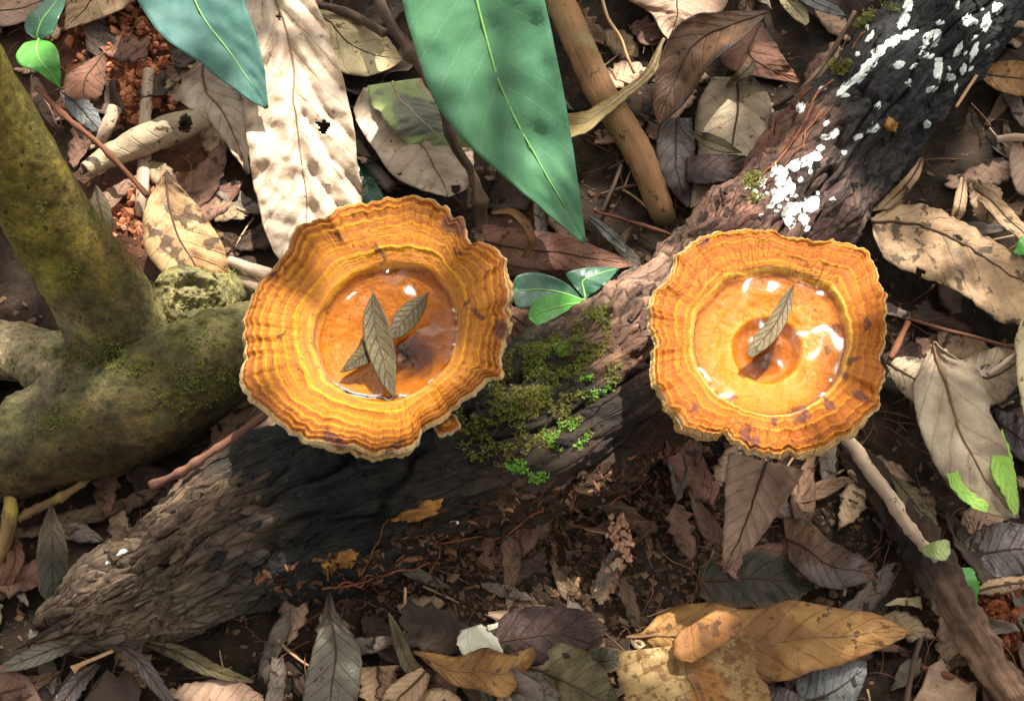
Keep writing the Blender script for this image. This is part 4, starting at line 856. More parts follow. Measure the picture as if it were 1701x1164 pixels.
FL('small tan leaf at the front under the curved ochre-brown leaf', 'tanspot', [(690, 1150), (724, 1142), (756, 1152), (780, 1180)], [(680, 1200), (716, 1210), (750, 1210), (776, 1190)], (.010, .012, .010), jag=2)
FL('slim upright tan leaf tip under the grey-brown leaf', 'tan', [(832, 1128), (826, 1160), (820, 1210)], [(834, 1128), (850, 1160), (862, 1210)], (.016, .014, .010), fold=.3, jag=.4, ribr=.0003)
FL('bright white torn leaf scrap in the foreground', 'white', [(764, 1046), (760, 1066), (770, 1090)], [(800, 1036), (822, 1056), (838, 1088)], (.010, .012, .011), n=14, m=14, jag=2.5, crumple=.0012, quilt=0, wave=.0004, midrib=False)
FL('tiny white leaf scrap beside the larger white scrap', 'white', [(808, 1038), (812, 1048)], [(828, 1034), (826, 1042)], (.012, .012), n=8, m=6, jag=1, midrib=False)
FL('dark maroon leaf behind the white scrap', 'maroon', [(806, 1050), (850, 1014), (910, 1006), (970, 1014), (1008, 1040)], [(820, 1090), (870, 1106), (920, 1100), (970, 1080), (1010, 1044)], (.006, .009, .007), crumple=.0015)
FL('dull grey-green leaf under the olive-brown leaf near the ochre leaf', 'darkgreen', [(964, 1086), (1000, 1074), (1040, 1080)], [(970, 1110), (1000, 1120), (1044, 1104)], (.008, .009, .008))
FL('grey-brown lance leaf at the broken end of the log', 'grey', [(140, 1056), (90, 1062), (40, 1082), (-20, 1116)], [(142, 1060), (100, 1090), (50, 1108), (-20, 1120)], (.012, .013, .008), fold=.15, ribr=.0003)
FL('mauve-brown lance leaf in front of the log end', 'purple', [(188, 1068), (210, 1092), (240, 1130), (280, 1180)], [(192, 1066), (236, 1086), (270, 1130), (300, 1180)], (.014, .014, .010), fold=.15, ribr=.0003)
FL('long olive-yellow leaf behind the mauve lance leaf', 'olive', [(242, 1072), (290, 1096), (350, 1124), (420, 1134)], [(246, 1064), (300, 1070), (350, 1096), (422, 1130)], (.010, .011, .008), fold=.2, ribr=.0004)
FL('pinkish-brown leaf at the front under the olive-yellow leaf', 'pink', [(284, 1158), (306, 1136), (360, 1127), (404, 1134), (436, 1156)], [(285, 1162), (312, 1206), (370, 1226), (410, 1206), (437, 1160)], (.008, .010, .009))
FL('dark greenish leaf standing beside the log end', 'darkgreen', [(83, 838), (64, 890), (60, 940), (66, 985), (86, 1002)], [(86, 838), (106, 880), (114, 930), (106, 980), (90, 1002)], (.020, .022, .018, .012), camber=-.1, ribr=.0004)
FL('brown lance leaf in the corner near the log end', 'brown', [(-30, 1140), (20, 1126), (70, 1118), (100, 1112)], [(-30, 1170), (20, 1166), (64, 1146), (102, 1114)], (.006, .008, .006))
FL('mauve strip leaf lying left of the mauve lance leaf', 'purple', [(160, 1100), (120, 1124), (90, 1160), (70, 1200)], [(166, 1106), (150, 1130), (120, 1170), (100, 1200)], (.007, .009, .007))
FL('brown leaf half under the mossy root end', 'redbrown', [(0, 900), (10, 930), (-10, 980)], [(26, 880), (40, 930), (10, 990)], (.006, .010, .006))
FL('drooping olive-brown leaf beside the pale branch', 'olive', [(1480, 790), (1496, 830), (1522, 862), (1558, 872)], [(1484, 788), (1516, 808), (1540, 840), (1559, 871)], (.012, .013, .009), fold=.15, ribr=.0004)
FL('small bright green leaf scrap beside the dark branch', 'bright', [(1598, 942), (1592, 970), (1604, 1004)], [(1614, 942), (1626, 966), (1624, 1000)], (.012, .013, .010), jag=2, midrib=False)
FL('folded green and grey leaf tip on top of the dark branch', 'greenpale', [(1532, 910), (1550, 900), (1572, 896), (1578, 900)], [(1534, 922), (1552, 928), (1570, 930), (1579, 918)], (.024, .026, .024), camber=.2, midrib=False, jag=.6)
FL('grey-blue leaf under the pointed end of the ochre leaf', 'bluegrey', [(1320, 1130), (1360, 1100), (1410, 1090), (1440, 1100)], [(1330, 1200), (1380, 1210), (1410, 1190), (1440, 1120)], (.006, .008, .006))
FL('mauve folded leaf at the front beside the mottled ochre leaf', 'purple', [(1276, 1136), (1300, 1140), (1340, 1160)], [(1276, 1190), (1310, 1210), (1345, 1200)], (.008, .010, .008))
FL('large dull dark leaf in shade between log and ochre leaf', 'darkgreen', [(1160, 940), (1200, 918), (1260, 910), (1320, 930), (1350, 970)], [(1160, 990), (1200, 1010), (1260, 1010), (1310, 1005), (1350, 976)], (.004, .007, .005))
FL('shadowed brown leaf with a raised pale edge right of the hanging leaf', 'brown', [(1300, 860), (1340, 862), (1380, 900), (1440, 930), (1458, 958)], [(1310, 930), (1350, 966), (1390, 978), (1430, 968), (1459, 961)], (.006, .010, .009), camber=.1, curl_r=.2)
FL('small cream leaf tip under the dark branch', 'cream', [(1470, 1004), (1490, 994), (1530, 990)], [(1472, 1006), (1496, 1004), (1532, 1010)], (.006, .007, .006), n=20, m=8, midrib=False)
FL('tan rolled leaf at the right border above the red soil', 'tan', [(1622, 976), (1650, 960), (1700, 956), (1760, 962)], [(1626, 988), (1660, 986), (1700, 980), (1762, 984)], (.010, .014, .012), camber=-.6)
FL('dark brown leaf spread below the veined leaf', 'purple', [(1600, 900), (1640, 872), (1690, 868), (1740, 880)], [(1620, 950), (1660, 960), (1700, 956), (1742, 940)], (.003, .005, .004))
FL('reddish-brown leaf behind the right rim of the left mushroom', 'redbrown', [(800, 372), (850, 380), (920, 386), (990, 410), (1050, 438)], [(810, 430), (860, 444), (930, 450), (1000, 450), (1052, 442)], (.008, .012, .012, .010), crumple=.0018, wave=.002, jag=1.5)
FL('curled ochre leaf edge arching over the reddish-brown leaf', 'ochre', [(816, 352), (850, 346), (878, 366), (890, 400), (876, 428)], [(818, 356), (846, 356), (868, 376), (878, 402), (866, 428)], (.014, .020, .020, .016), camber=.4, jag=.4, midrib=False)
FL('silver-grey small leaf beside the green leaf tip', 'bluegrey', [(976, 362), (990, 376), (1010, 400), (1040, 420)], [(980, 358), (1008, 374), (1034, 398), (1042, 418)], (.008, .010, .006), camber=.1, ribr=.0003)
FL('small dull leaf below the seedling between the mushrooms', 'redbrown', [(848, 505), (870, 520), (900, 540), (930, 560)], [(850, 540), (880, 560), (910, 566), (932, 562)], (.006, .007, .006))
FL('bright green leaf tip beside the torn tan leaf', 'bright', [(1684, 420), (1694, 396), (1716, 380)], [(1692, 424), (1720, 420), (1740, 390)], (.02, .022, .02), midrib=False, n=20, m=8)
# rolled leaf with an open dark end
def rolled_leaf():
    pts, r = px_pts([(140, 282, .009, 16), (180, 262, .010, 26), (230, 238, .011, 31), (290, 212, .012, 30), (348, 196, .012, 22)])
    n, m = 60, 40; g, xyz, dirs, tt = tube_grid(pts, r, m, n); a = np.linspace(-2.75, 3.1, m)
    d = np.gradient(xyz, axis=0); d /= np.linalg.norm(d, axis=1, keepdims=True)
    up = np.array([0, 0, 1.0]); Bn = np.cross(d, up); Bn /= np.linalg.norm(Bn, axis=1, keepdims=True); Un = np.cross(Bn, d)
    rr = np.interp(tt, np.linspace(0, tt[-1], len(r)), r)
    g = xyz[:, None]+(Un[:, None]*np.cos(a)[None, :, None]+Bn[:, None]*np.sin(a)[None, :, None])*(rr[:, None]*(1-.09*np.abs(a)/3*1.5)[None])[..., None]
    g = g+fbm(g, 120, 3)[..., None]*np.array([0, 0, .0012])
    keep = np.ones((n-1, m-1), bool); px, py = PIX(g); c = (px[:-1, :-1]+px[1:, 1:])/2; e = (py[:-1, :-1]+py[1:, 1:])/2
    up_mask = (np.abs(a[:-1]) < 1.5)[None]
    keep &= ~((np.hypot((c-308)/11, (e-206)/17) < 1) & up_mask)
    U, V = np.meshgrid(np.linspace(0, 1, n), np.linspace(0, 1, m), indexing='ij'); uv = np.stack([U, V], -1).reshape(-1, 2)
    nn = vnormals(g); bot = g+nn*.0004; v = np.concatenate([g.reshape(-1, 3), bot.reshape(-1, 3)]); top = grid_faces(n, m)[keep.reshape(-1)]
    edges = {}
    for q in top.tolist():
        for x, y in zip(q, q[1:]+q[:1]): edges[(x, y)] = 1
    side = [(y, x, x+n*m, y+n*m) for (x, y) in edges if (y, x) not in edges]
    t = thing('rolled_leaf', 'greyish rolled-up leaf with an open hole near its end, behind the trunk', 'leaf', pts[0])
    mesh_obj('blade', v, top.tolist()+(top[:, ::-1]+n*m).tolist()+side, M['beige'], t, uv=np.concatenate([uv, uv]))
rolled_leaf()
# green remains along the rim of the veined leaf
for (L, R) in (([(1562, 776), (1580, 806), (1604, 836), (1640, 852)], [(1566, 770), (1588, 778), (1602, 806), (1644, 836)]), ([(1650, 742), (1646, 780), (1662, 812), (1684, 856)], [(1664, 712), (1680, 756), (1689, 806), (1691, 852)])):
    g, U, V, px = leaf_surface(L, R, (.0206, .0206, .0192), jag=2.2, n=60, m=16, camber=.02, crumple=.0006, wave=.0003, quilt=0)
    v, f = sheet_mesh(g, .0003); uv = np.stack([U, (V+1)/2], -1).reshape(-1, 2)
    o = mesh_obj('green_patch', v, f, M['lime'], VEINED, uv=np.concatenate([uv, uv])); o['label'] = 'bright lime green patch still alive on the dry leaf'

# ------------------------------------------------------------------ twigs and sticks
twig('twig', 'thin dark bent twig passing behind the left mushroom', 'twig', M['twig_dark'], [(600, -110, .022, 12), (630, 0, .026, 11), (655, 50, .028, 10), (700, 110, .027, 11), (735, 175, .024, 10), (752, 235, .020, 9), (785, 290, .014, 9), (798, 340, .007, 10), (800, 385, -.002, 13)], 12, 80, .0004, .05, knots=6)
twig('stick', 'thick brown stick lying beside the long green leaf', 'stick', M['stick'], [(890, -120, .014, 30), (930, 0, .014, 29), (965, 80, .014, 28), (1003, 160, .013, 28), (1045, 225, .011, 27), (1078, 290, .009, 26), (1096, 345, .003, 24), (1108, 372, -.006, 20)], 22, 90, .0004, .015)
twig('twig', 'reddish thin twig crossing in front of the rolled leaf', 'twig', M['red_twig'], [(60, 145, .022, 4), (110, 195, .022, 5), (160, 235, .021, 5), (200, 275, .016, 5), (246, 326, .008, 5)], 8, 40, .0002, .05, knots=3)
twig('stick', 'short pale stick stub above the rolled leaf', 'stick', M['pale_stick'], [(192, 180, .008, 13), (178, 212, .007, 12), (166, 238, .004, 11)], 12, 24)
twig('stick', 'pale straight stick lying under the rolled leaf', 'stick', M['pale_stick'], [(248, 118, .003, 11), (242, 180, .003, 12), (240, 260, .003, 12), (236, 320, .002, 11), (232, 360, .000, 9)], 12, 40)
twig('twig', 'grey-brown twig under the thin dark twig', 'twig', M['twig_dark'], [(460, -40, .012, 6), (520, 4, .013, 7), (580, 22, .013, 8), (640, 56, .013, 9)], 9, 30, .0003)
twig('twig', 'pinkish knobbly twig leaning from the left mushroom over the log', 'twig', M['pink_twig'], [(250, 806, .030, 6), (300, 785, .034, 6), (345, 755, .037, 5), (390, 725, .040, 5), (446, 684, .044, 5)], 9, 50, .0003, .06, knots=8)
twig('twig', 'yellowish lichen-covered twig under the mossy root', 'twig', M['yellow_twig'], [(30, 862, .012, 7), (70, 840, .013, 7), (110, 820, .014, 7), (150, 792, .015, 6)], 9, 40, .0003, .06, knots=4)
twig('stick', 'stubby yellow-tipped stick standing near the log end', 'stick', M['yellow_twig'], [(18, 818, .018, 9), (18, 850, .016, 11), (10, 890, .012, 11), (-6, 940, .006, 10)], 10, 30, .0004, .05)
twig('stem', 'thin straw-coloured stem beside the thick brown stick', 'stem', M['straw'], [(996, -20, .012, 3), (1010, 30, .014, 3), (1032, 65, .014, 3), (1042, 95, .012, 3), (1054, 122, .009, 3)], 7, 40, .0001, 0)
twig('branch', 'slender pale branch running down from the right mushroom', 'branch', M['pale_stick'], [(1380, 700, .030, 8), (1420, 745, .029, 10), (1450, 790, .028, 11), (1480, 828, .027, 11), (1505, 868, .025, 9), (1535, 905, .022, 7), (1556, 930, .018, 6)], 11, 60, .0004, .06, knots=3)
def two_tone():
    t = NT('rotten_branch'); lu = t.attr('lu', 'Vector'); sp = t.n('ShaderNodeSeparateXYZ'); t.l(lu, sp.inputs[0])
    gr = t.noise(1.0, 7, .7, t.mapping(lu, (26, 300, 300))); f = t.math('ADD', t.math('MULTIPLY', sp.outputs[0], 1/.11), t.math('MULTIPLY', t.math('SUBTRACT', t.noise(90, 4), .5), .5))
    dk = t.mix(t.ramp(gr, [(.35, 0), (.65, 1)]), srgb(32, 24, 19), srgb(70, 52, 38))
    rd = t.mix(t.ramp(gr, [(.35, 0), (.65, 1)]), srgb(76, 54, 42), srgb(138, 106, 84))
    rd = t.mix(t.ramp(t.noise(1.0, 5, .6, t.mapping(lu, (14, 150, 150))), [(.54, 0), (.62, .8)]), rd, srgb(186, 168, 150))
    c = t.mix(t.ramp(f, [(.5, 0), (.72, 1)]), dk, rd)
    return t.done(t.pbr(c, .75, t.bump(gr, .0016), .3))
twig('branch', 'rotting branch, dark and wet beside the pale branch, red-brown in the corner', 'branch', two_tone(), [(1400, 735, -.004, 18), (1440, 782, .004, 25), (1490, 850, .008, 28), (1545, 925, .011, 31), (1578, 985, .012, 31), (1606, 1035, .011, 26), (1650, 1105, .010, 25), (1690, 1170, .010, 26), (1740, 1260, .010, 26)], 40, 170, .0016, .10)
twig('stem', 'pale thin stem leaning across the leaf behind the veined leaf', 'stem', M['pale_stick'], [(1640, 622, .018, 5), (1664, 606, .019, 5), (1690, 588, .019, 5), (1730, 566, .018, 5)], 8, 24)
twig('stem', 'thin brown stem crossing the dark soil beside the right mushroom', 'stem', M['red_twig'], [(1512, 530, .012, 3), (1560, 545, .012, 3), (1620, 560, .013, 3), (1690, 580, .016, 3)], 7, 24, .0001)
twig('twig', 'brown twig leaning from the soil to the right mushroom edge', 'twig', M['red_twig'], [(1480, 596, .014, 5), (1494, 566, .016, 6), (1508, 535, .014, 5)], 8, 16)
twig('stick', 'upper of two short pale wood stubs left of the left mushroom', 'stick', M['pale_stick'], [(382, 434, .016, 9), (410, 444, .018, 11), (450, 458, .018, 12)], 11, 24, .0004)
twig('stick', 'lower of two short pale wood stubs left of the left mushroom', 'stick', M['pale_stick'], [(380, 458, .014, 7), (410, 468, .015, 9), (440, 482, .015, 9)], 11, 24, .0004)
twig('stem', 'thin straight pale grass stem rising in the foreground litter', 'stem', M['straw'], [(673, 975, .014, 2), (673, 1010, .012, 2.4), (672, 1060, .006, 2.4)], 6, 12, .0001, 0)
twig('twig', 'thin grey twig beside the pointed end of the ochre leaf', 'twig', M['twig_dark'], [(1530, 1060, .012, 3), (1520, 1090, .011, 4), (1512, 1130, .009, 4), (1500, 1190, .006, 4)], 7, 24)
twig('twig', 'thin red twig lying under the grey twig near the ochre leaf', 'twig', M['red_twig'], [(1530, 1108, .006, 5), (1570, 1120, .006, 6), (1624, 1144, .005, 5)], 8, 20)
twig('twig', 'slim pale twig with a knob in the lower-left litter', 'twig', M['straw'], [(188, 1080, .014, 3), (160, 1092, .014, 3), (132, 1104, .014, 4), (120, 1112, .013, 8)], 8, 24, .0002)
twig('stick', 'pale grey twig caught beneath the whitish curled leaf', 'stick', M['greychip'], [(592, 240, .004, 12), (620, 280, .004, 14), (650, 312, .004, 13)], 11, 20)
twig('twig', 'brown twig between thick stick and seedling', 'twig', M['twig_dark'], [(1032, 274, .008, 3), (1018, 312, .008, 4), (1000, 352, .006, 4)], 7, 20)
twig('twig', 'thin reddish twig on the soil below the thick stick', 'twig', M['red_twig'], [(990, 352, .006, 2.5), (1040, 366, .007, 3), (1086, 380, .008, 3), (1124, 392, .008, 3)], 7, 24)
twig('stem', 'brown dead stem hugging the far side of the log', 'stem', M['twig_dark'], [(1420, 20, .020, 4), (1380, 90, .019, 5), (1330, 150, .017, 4), (1284, 178, .014, 4)], 7, 30)
twig('stem', 'pale straw stem beside the blackened log end', 'stem', M['straw'], [(1622, 126, .020, 3), (1606, 150, .020, 3), (1588, 178, .020, 3)], 7, 14, .0001)
twig('stem', 'white bent stem right of the log end', 'stem', M['pale_stick'], [(1652, 68, .016, 4), (1664, 46, .018, 5), (1690, 40, .018, 6), (1730, 50, .014, 6)], 8, 20)
twig('stick', 'bleached twig lying right of the log, beyond the torn tan leaf', 'stick', M['pale_stick'], [(1655, 232, .010, 6), (1690, 228, .011, 7), (1740, 236, .011, 7)], 9, 18)

# ------------------------------------------------------------------ what grows on the log
LICH = None
def lichen_mat():
    t = NT('white_lichen'); c = t.mix(t.ramp(t.noise(300, 5, .65), [(.38, 0), (.62, 1)]), srgb(196, 206, 194), srgb(240, 244, 232))
    c = t.mix(t.ramp(t.noise(160, 4), [(.6, 0), (.7, .8)]), c, srgb(120, 112, 102))
    return t.done(t.pbr(c, .8, t.bump(t.noise(700, 6, .7), .0006), .2))
LICH = lichen_mat()
def patch_on(bvh, name, cx, cy, ra, rb, ang, mat, parent, h=.00025, nr=12, na=44, seed=0, lift=.0002):
    w = np.linspace(0, 1, nr); aa = np.linspace(0, 2*math.pi, na, endpoint=False); per = np.stack([np.cos(aa), np.sin(aa), 0*aa+seed], -1)
    rr = 1.12+.45*fbm(per*1.6, 1.0, 4)
    X = w[:, None]*np.cos(aa)*rr*ra; Y = w[:, None]*np.sin(aa)*rr*rb; c, s = math.cos(ang), math.sin(ang)
    PX = cx+X*c-Y*s; PY = cy+X*s+Y*c; prev = None; V = np.zeros((nr, na, 3)); N = np.zeros((nr, na, 3))
    for i in range(nr):
        for j in range(na):
            p, n = hit(bvh, PX[i, j], PY[i, j])
            if p is None:
                if prev is None: prev = bvh.find_nearest(Vector(P(np.array(PX[i, j]), np.array(PY[i, j]), np.array(.03))))[:2]
                p, n = prev
            prev = (p, n)
            if n.dot(Vector(CAMPOS)-p) < 0: n = -n
            V[i, j] = p; N[i, j] = n
    N = N.mean((0, 1)); N /= np.linalg.norm(N)
    zh = V@N
    for _ in range(3):
        q = zh.copy(); q[1:-1] = (zh[:-2]+zh[2:]+np.roll(zh, 1, 1)[1:-1]+np.roll(zh, -1, 1)[1:-1])/4; q[0] = q[1].mean(); q[-1] = (np.roll(zh[-1], 1)+np.roll(zh[-1], -1)+zh[-1]*2)/4; zh = np.maximum(q, zh-.0004)
    V = V+N*(zh-V@N)[..., None]
    top = lift+h*(1-w**6)[:, None]*(1+.6*fbm(V, 420, 3)); top[-1] = -.0012
    V = V+N*top[..., None]
    return mesh_obj(name, V.reshape(-1, 3), grid_faces(nr, na, wrap=True, flip=True), mat, parent)
sx = 500/1455
def z4(x, y): return 1201+x*sx, y*sx
LP = []
for (x, y, ra, rb, an) in [  # measured in the enlarged top right quarter
    (895, 30, 48, 26, -1.2), (870, 110, 44, 26, -1.1), (890, 170, 40, 22, -.6), (820, 205, 46, 24, -.6), (745, 265, 55, 30, -.8), (700, 320, 50, 27, -.8), (650, 380, 44, 22, -.7), (585, 430, 50, 18, -.7),
    (710, 180, 36, 13, -1.0), (650, 262, 14, 12, 0), (850, 315, 32, 22, -.5), (1010, 190, 36, 50, .4), (975, 265, 24, 20, 0), (1050, 110, 24, 16, 0), (1180, 110, 26, 32, .4), (1140, 240, 45, 14, -.9), (1270, 110, 22, 50, .3), (1325, 40, 30, 30, 0),
    (1215, 250, 18, 46, .4), (1040, 340, 24, 46, .2), (1105, 375, 24, 22, 0), (1160, 340, 16, 36, .2), (1125, 430, 8, 26, .2), (992, 436, 11, 18, .2), (750, 512, 20, 12, -.9), (378, 525, 22, 24, -.6), (725, 620, 34, 26, -.5), (650, 662, 24, 15, -.5), (500, 600, 12, 20, .5), (540, 650, 30, 20, -.8),
    (430, 770, 56, 40, -.6), (340, 800, 46, 30, -.4), (270, 840, 40, 34, -.7), (300, 900, 56, 52, .3), (260, 950, 30, 40, 0), (190, 880, 26, 18, -.5), (330, 1010, 56, 40, -.5), (320, 1070, 30, 34, 0), (430, 990, 46, 36, -.8), (390, 1060, 26, 30, 0), (495, 665, 22, 16, 0), (470, 720, 22, 18, 0), (585, 740, 14, 10, 0), (155, 925, 12, 12, 0)]:
    px, py = z4(x, y); LP.append((px, py, ra*sx*.9, rb*sx*.9, an))
for i, (px, py, ra, rb, an) in enumerate(LP):
    patch_on(LOGB, 'lichen_patch', px, py, ra, rb, an, LICH, log_t, seed=i*1.7)
for _ in range(46):
    k = random.random(); ax_, ay_ = (1290+random.gauss(0, 38), 320+random.gauss(0, 34)) if k < .5 else ((1420+random.gauss(0, 45), 150+random.gauss(0, 50)) if k < .7 else (1590+random.gauss(0, 40), 70+random.gauss(0, 50)))
    if hit(LOGB, ax_, ay_)[0] is not None: patch_on(LOGB, 'lichen_patch', ax_, ay_, random.uniform(2.5, 8), random.uniform(2, 6), random.uniform(-1.2, .3), LICH, log_t, seed=random.random()*30, nr=6, na=20)
for i, (px, py, ra, rb, an) in enumerate([(205, 915, 14, 5, -.6), (180, 935, 6, 4, 0), (1230, 640, 6, 4, 0), (755, 868, 7, 3, 0)]):
    patch_on(LOGB, 'lichen_patch', px, py, ra, rb, an, LICH, log_t, seed=i*2.7)
# orange fungus crust scraps
ORC = wood_mat('orange_crust', srgb(172, 122, 58), srgb(116, 78, 40), sc=240)
for i, (px, py, ra, rb, an) in enumerate([(575, 925, 22, 12, -.3), (545, 935, 14, 9, 0), (1478, 208, 9, 12, 0), (690, 853, 36, 9, -.25), (710, 840, 20, 10, -.4), (1075, 800, 10, 16, 0), (1120, 790, 20, 14, .2)]):
    patch_on(LOGB, 'fungus_crust', px, py, ra, rb, an, ORC, log_t, h=.0012, seed=i*3.3)

def inpoly(x, y, poly):
    r = False; j = len(poly)-1
    for i in range(len(poly)):
        xi, yi = poly[i]; xj, yj = poly[j]
        if (yi > y) != (yj > y) and x < (xj-xi)*(y-yi)/(yj-yi)+xi: r = not r
        j = i
    return r
# bark flakes: shared meshes, each flake an object under the log
def chip_mesh(name, mat, seed, lx=1.0, ly=.55, h=.16):
    n, m = 9, 6; u = np.linspace(-1, 1, n); v = np.linspace(-1, 1, m); U, V = np.meshgrid(u, v, indexing='ij')
    e = 1+.28*vnoise(np.stack([U*1.7, V*1.7, 0*U+seed], -1)); wv = np.sqrt(np.clip(1-(np.abs(U)**2.4)*.75, 0.05, 1))
    X = U*lx*e; Y = V*ly*wv*e; Z = h*(.6-.5*V*V-.2*U*U+.5*vnoise(np.stack([U*2.5, V*3, 0*U+seed+9], -1)))
    g = np.stack([X, Y, Z], -1); vv, ff = sheet_mesh(g, .14)
    me = bpy.data.meshes.new(name); me.from_pydata(vv.tolist(), [], [tuple(q) for q in ff]); me.polygons.foreach_set('use_smooth', [True]*len(me.polygons)); me.materials.append(mat); return me
FLM = {'pale': wood_mat('pale_bark', srgb(158, 134, 106), srgb(112, 90, 68), sc=.9, dist=.08, vary=.7), 'dark': wood_mat('dark_bark', srgb(64, 60, 56), srgb(40, 38, 37), sc=.9, dist=.08, vary=.7),
       'brown': wood_mat('brown_bark', srgb(116, 80, 54), srgb(76, 50, 34), sc=.9, dist=.08, vary=.8), 'rose': wood_mat('rose_bark', srgb(168, 132, 112), srgb(120, 88, 72), sc=.9, dist=.08, vary=.6)}
FLmesh = {k: [chip_mesh('bark_flake', m, i*3.1+len(k), ly=random.uniform(.3, .6)) for i in range(4)] for k, m in FLM.items()}
def flakes(kind, poly, count, smin, smax):
    xs = [p[0] for p in poly]; ys = [p[1] for p in poly]; c = 0; tries = 0
    while c < count and tries < count*30:
        tries += 1
        x = random.uniform(min(xs), max(xs)); y = random.uniform(min(ys), max(ys))
        if not inpoly(x, y, poly): continue
        p, n = hit(LOGB, x, y)
        if p is None: continue
        k = int(np.argmin(np.linalg.norm(LOGC-np.array(p), axis=1))); k = min(max(k, 1), len(LOGC)-2); ax = Vector(LOGC[k+1]-LOGC[k-1]).normalized()
        ax = (ax-n*ax.dot(n)).normalized(); q = Matrix((ax, n.cross(ax), n)).transposed().to_quaternion()
        q = q @ Quaternion((0, 0, 1), random.gauss(0, .35)) @ Quaternion((1, 0, 0), random.gauss(0, .3)) @ Quaternion((0, 1, 0), random.gauss(0, .2))
        s = random.uniform(smin, smax)*MPP(.03)
        o = bpy.data.objects.new('bark_flake', random.choice(FLmesh[kind])); COL.objects.link(o); o.parent = log_t
        o.rotation_mode = 'QUATERNION'; o.rotation_quaternion = q; o.scale = (s*random.uniform(1, 1.7), s, s); o.location = p+n*s*.08-Vector(log_t['_o']); c += 1
flakes('pale', [(90, 1030), (190, 900), (330, 810), (440, 770), (420, 850), (300, 960), (280, 1050), (130, 1060)], 110, 7, 20)
flakes('dark', [(440, 760), (700, 740), (960, 720), (900, 840), (600, 930), (330, 990)], 40, 8, 20)
flakes('brown', [(640, 870), (860, 800), (1180, 740), (1190, 800), (1000, 870), (760, 930), (600, 950)], 75, 6, 16)
flakes('rose', [(1010, 560), (1060, 470), (1140, 390), (1260, 250), (1310, 250), (1250, 360), (1150, 400), (1075, 500), (1080, 640), (1040, 650)], 45, 6, 15)
flakes('dark', [(1380, 170), (1450, 60), (1560, 0), (1650, 0), (1520, 250), (1430, 330), (1350, 300)], 45, 6, 15)

# moss: thousands of tiny leaves, one cushion per object
def moss_mat(name, a, b, c_):
    t = NT(name); r = t.attr('rnd'); h = t.attr('hgt')
    c = t.mix(r, a, b); c = t.mix(t.ramp(t.noise(120, 3), [(.5, 0), (.65, .7)]), c, c_)
    p = t.pbr(c, .6, None, .3); tr = t.n('ShaderNodeBsdfTranslucent'); t.val(tr.inputs['Color'], c)
    mx = t.n('ShaderNodeMixShader'); mx.inputs[0].default_value = .25; t.l(p, mx.inputs[1]); t.l(tr.outputs[0], mx.inputs[2]); return t.done(mx.outputs[0])
MOSS = moss_mat('moss_leaves', srgb(132, 134, 54), srgb(84, 90, 36), srgb(112, 96, 56)); MOSSB = moss_mat('moss_leaves_bright', srgb(124, 172, 64), srgb(84, 130, 48), srgb(100, 120, 54))
def moss(label, bvh, blobs, count, mat, size=(1.0, 2.2), parent=None):
    V, F, rn, hg = [], [], [], []
    wts = [b[2]*b[3]*b[4] for b in blobs]
    cnt = 0
    while cnt < count:
        bx, by, ra, rb, dens, an = random.choices(blobs, wts)[0]
        a = random.uniform(0, 6.283); r = math.sqrt(random.random())**1.15; x_, y_ = math.cos(a)*ra*r, math.sin(a)*rb*r
        x = bx+x_*math.cos(an)-y_*math.sin(an); y = by+x_*math.sin(an)+y_*math.cos(an)
        cnt += 1
        if vnoise(np.array([x*.05, y*.05, 3.3])) < -.08: continue
        p, n = hit(bvh, x, y)
        if p is None: continue
        # one shoot with 5 little leaves
        sh = n+Vector((random.gauss(0, .5), random.gauss(0, .5), random.gauss(.2, .4))); sh.normalize()
        L = random.uniform(*size)*.001; col = random.random(); tip = p+sh*L*1.2
        for k in range(6):
            q = p+sh*L*1.2*(k/5.0); d = Vector((random.gauss(0, 1), random.gauss(0, 1), random.gauss(0, 1))); d = (d-sh*d.dot(sh)*.6).normalized()+sh*.6; d.normalize()
            side = d.cross(sh); side = side.normalized()*L*.17 if side.length > 1e-6 else Vector((1, 0, 0))*L*.17
            e = q+d*L*.75; mid = q+d*L*.35+sh*L*.06; i = len(V)
            V += [q, mid+side, e, mid-side]; F += [(i, i+1, i+2, i+3)]; rn += [min(1, max(0, col*.6+random.random()*.4))]*4; hg += [k/5]*4
    o = mesh_obj('moss', np.array([tuple(v) for v in V]), F, mat, smooth=False, attrs={'rnd': np.array(rn), 'hgt': np.array(hg)})
    return tag(o, label, 'moss', kind='stuff')
moss('olive green moss cushion on the log between the two mushrooms', LOGB, [(900, 620, 80, 55, 1, -.5), (970, 560, 45, 40, 1, -.6), (850, 660, 60, 50, .8, 0), (930, 690, 70, 50, .7, -.4), (1000, 520, 25, 16, .8, -.6), (880, 590, 50, 24, 1, -.5), (820, 740, 60, 36, .35, 0), (1015, 620, 20, 20, .4, 0), (780, 700, 40, 30, .5, 0)], 4200, MOSS, (.7, 1.6))
moss('bright green moss sprigs low on the front of the log', LOGB, [(940, 725, 34, 26, 1, 0), (870, 775, 30, 14, 1, 0), (900, 790, 20, 12, 1, 0), (985, 640, 30, 20, .5, 0), (930, 590, 40, 20, .6, -.5)], 850, MOSSB, (.7, 1.6))
moss('moss tufts beside the white lichen at the far end of the log', LOGB, [(1380, 115, 34, 16, 1, -.3), (1430, 30, 20, 18, 1, -.8), (1252, 300, 16, 14, 1, 0), (1258, 334, 14, 12, 1, 0), (1480, 10, 16, 10, .7, 0), (1340, 130, 20, 10, .6, -.4)], 620, MOSS, (.9, 1.8))
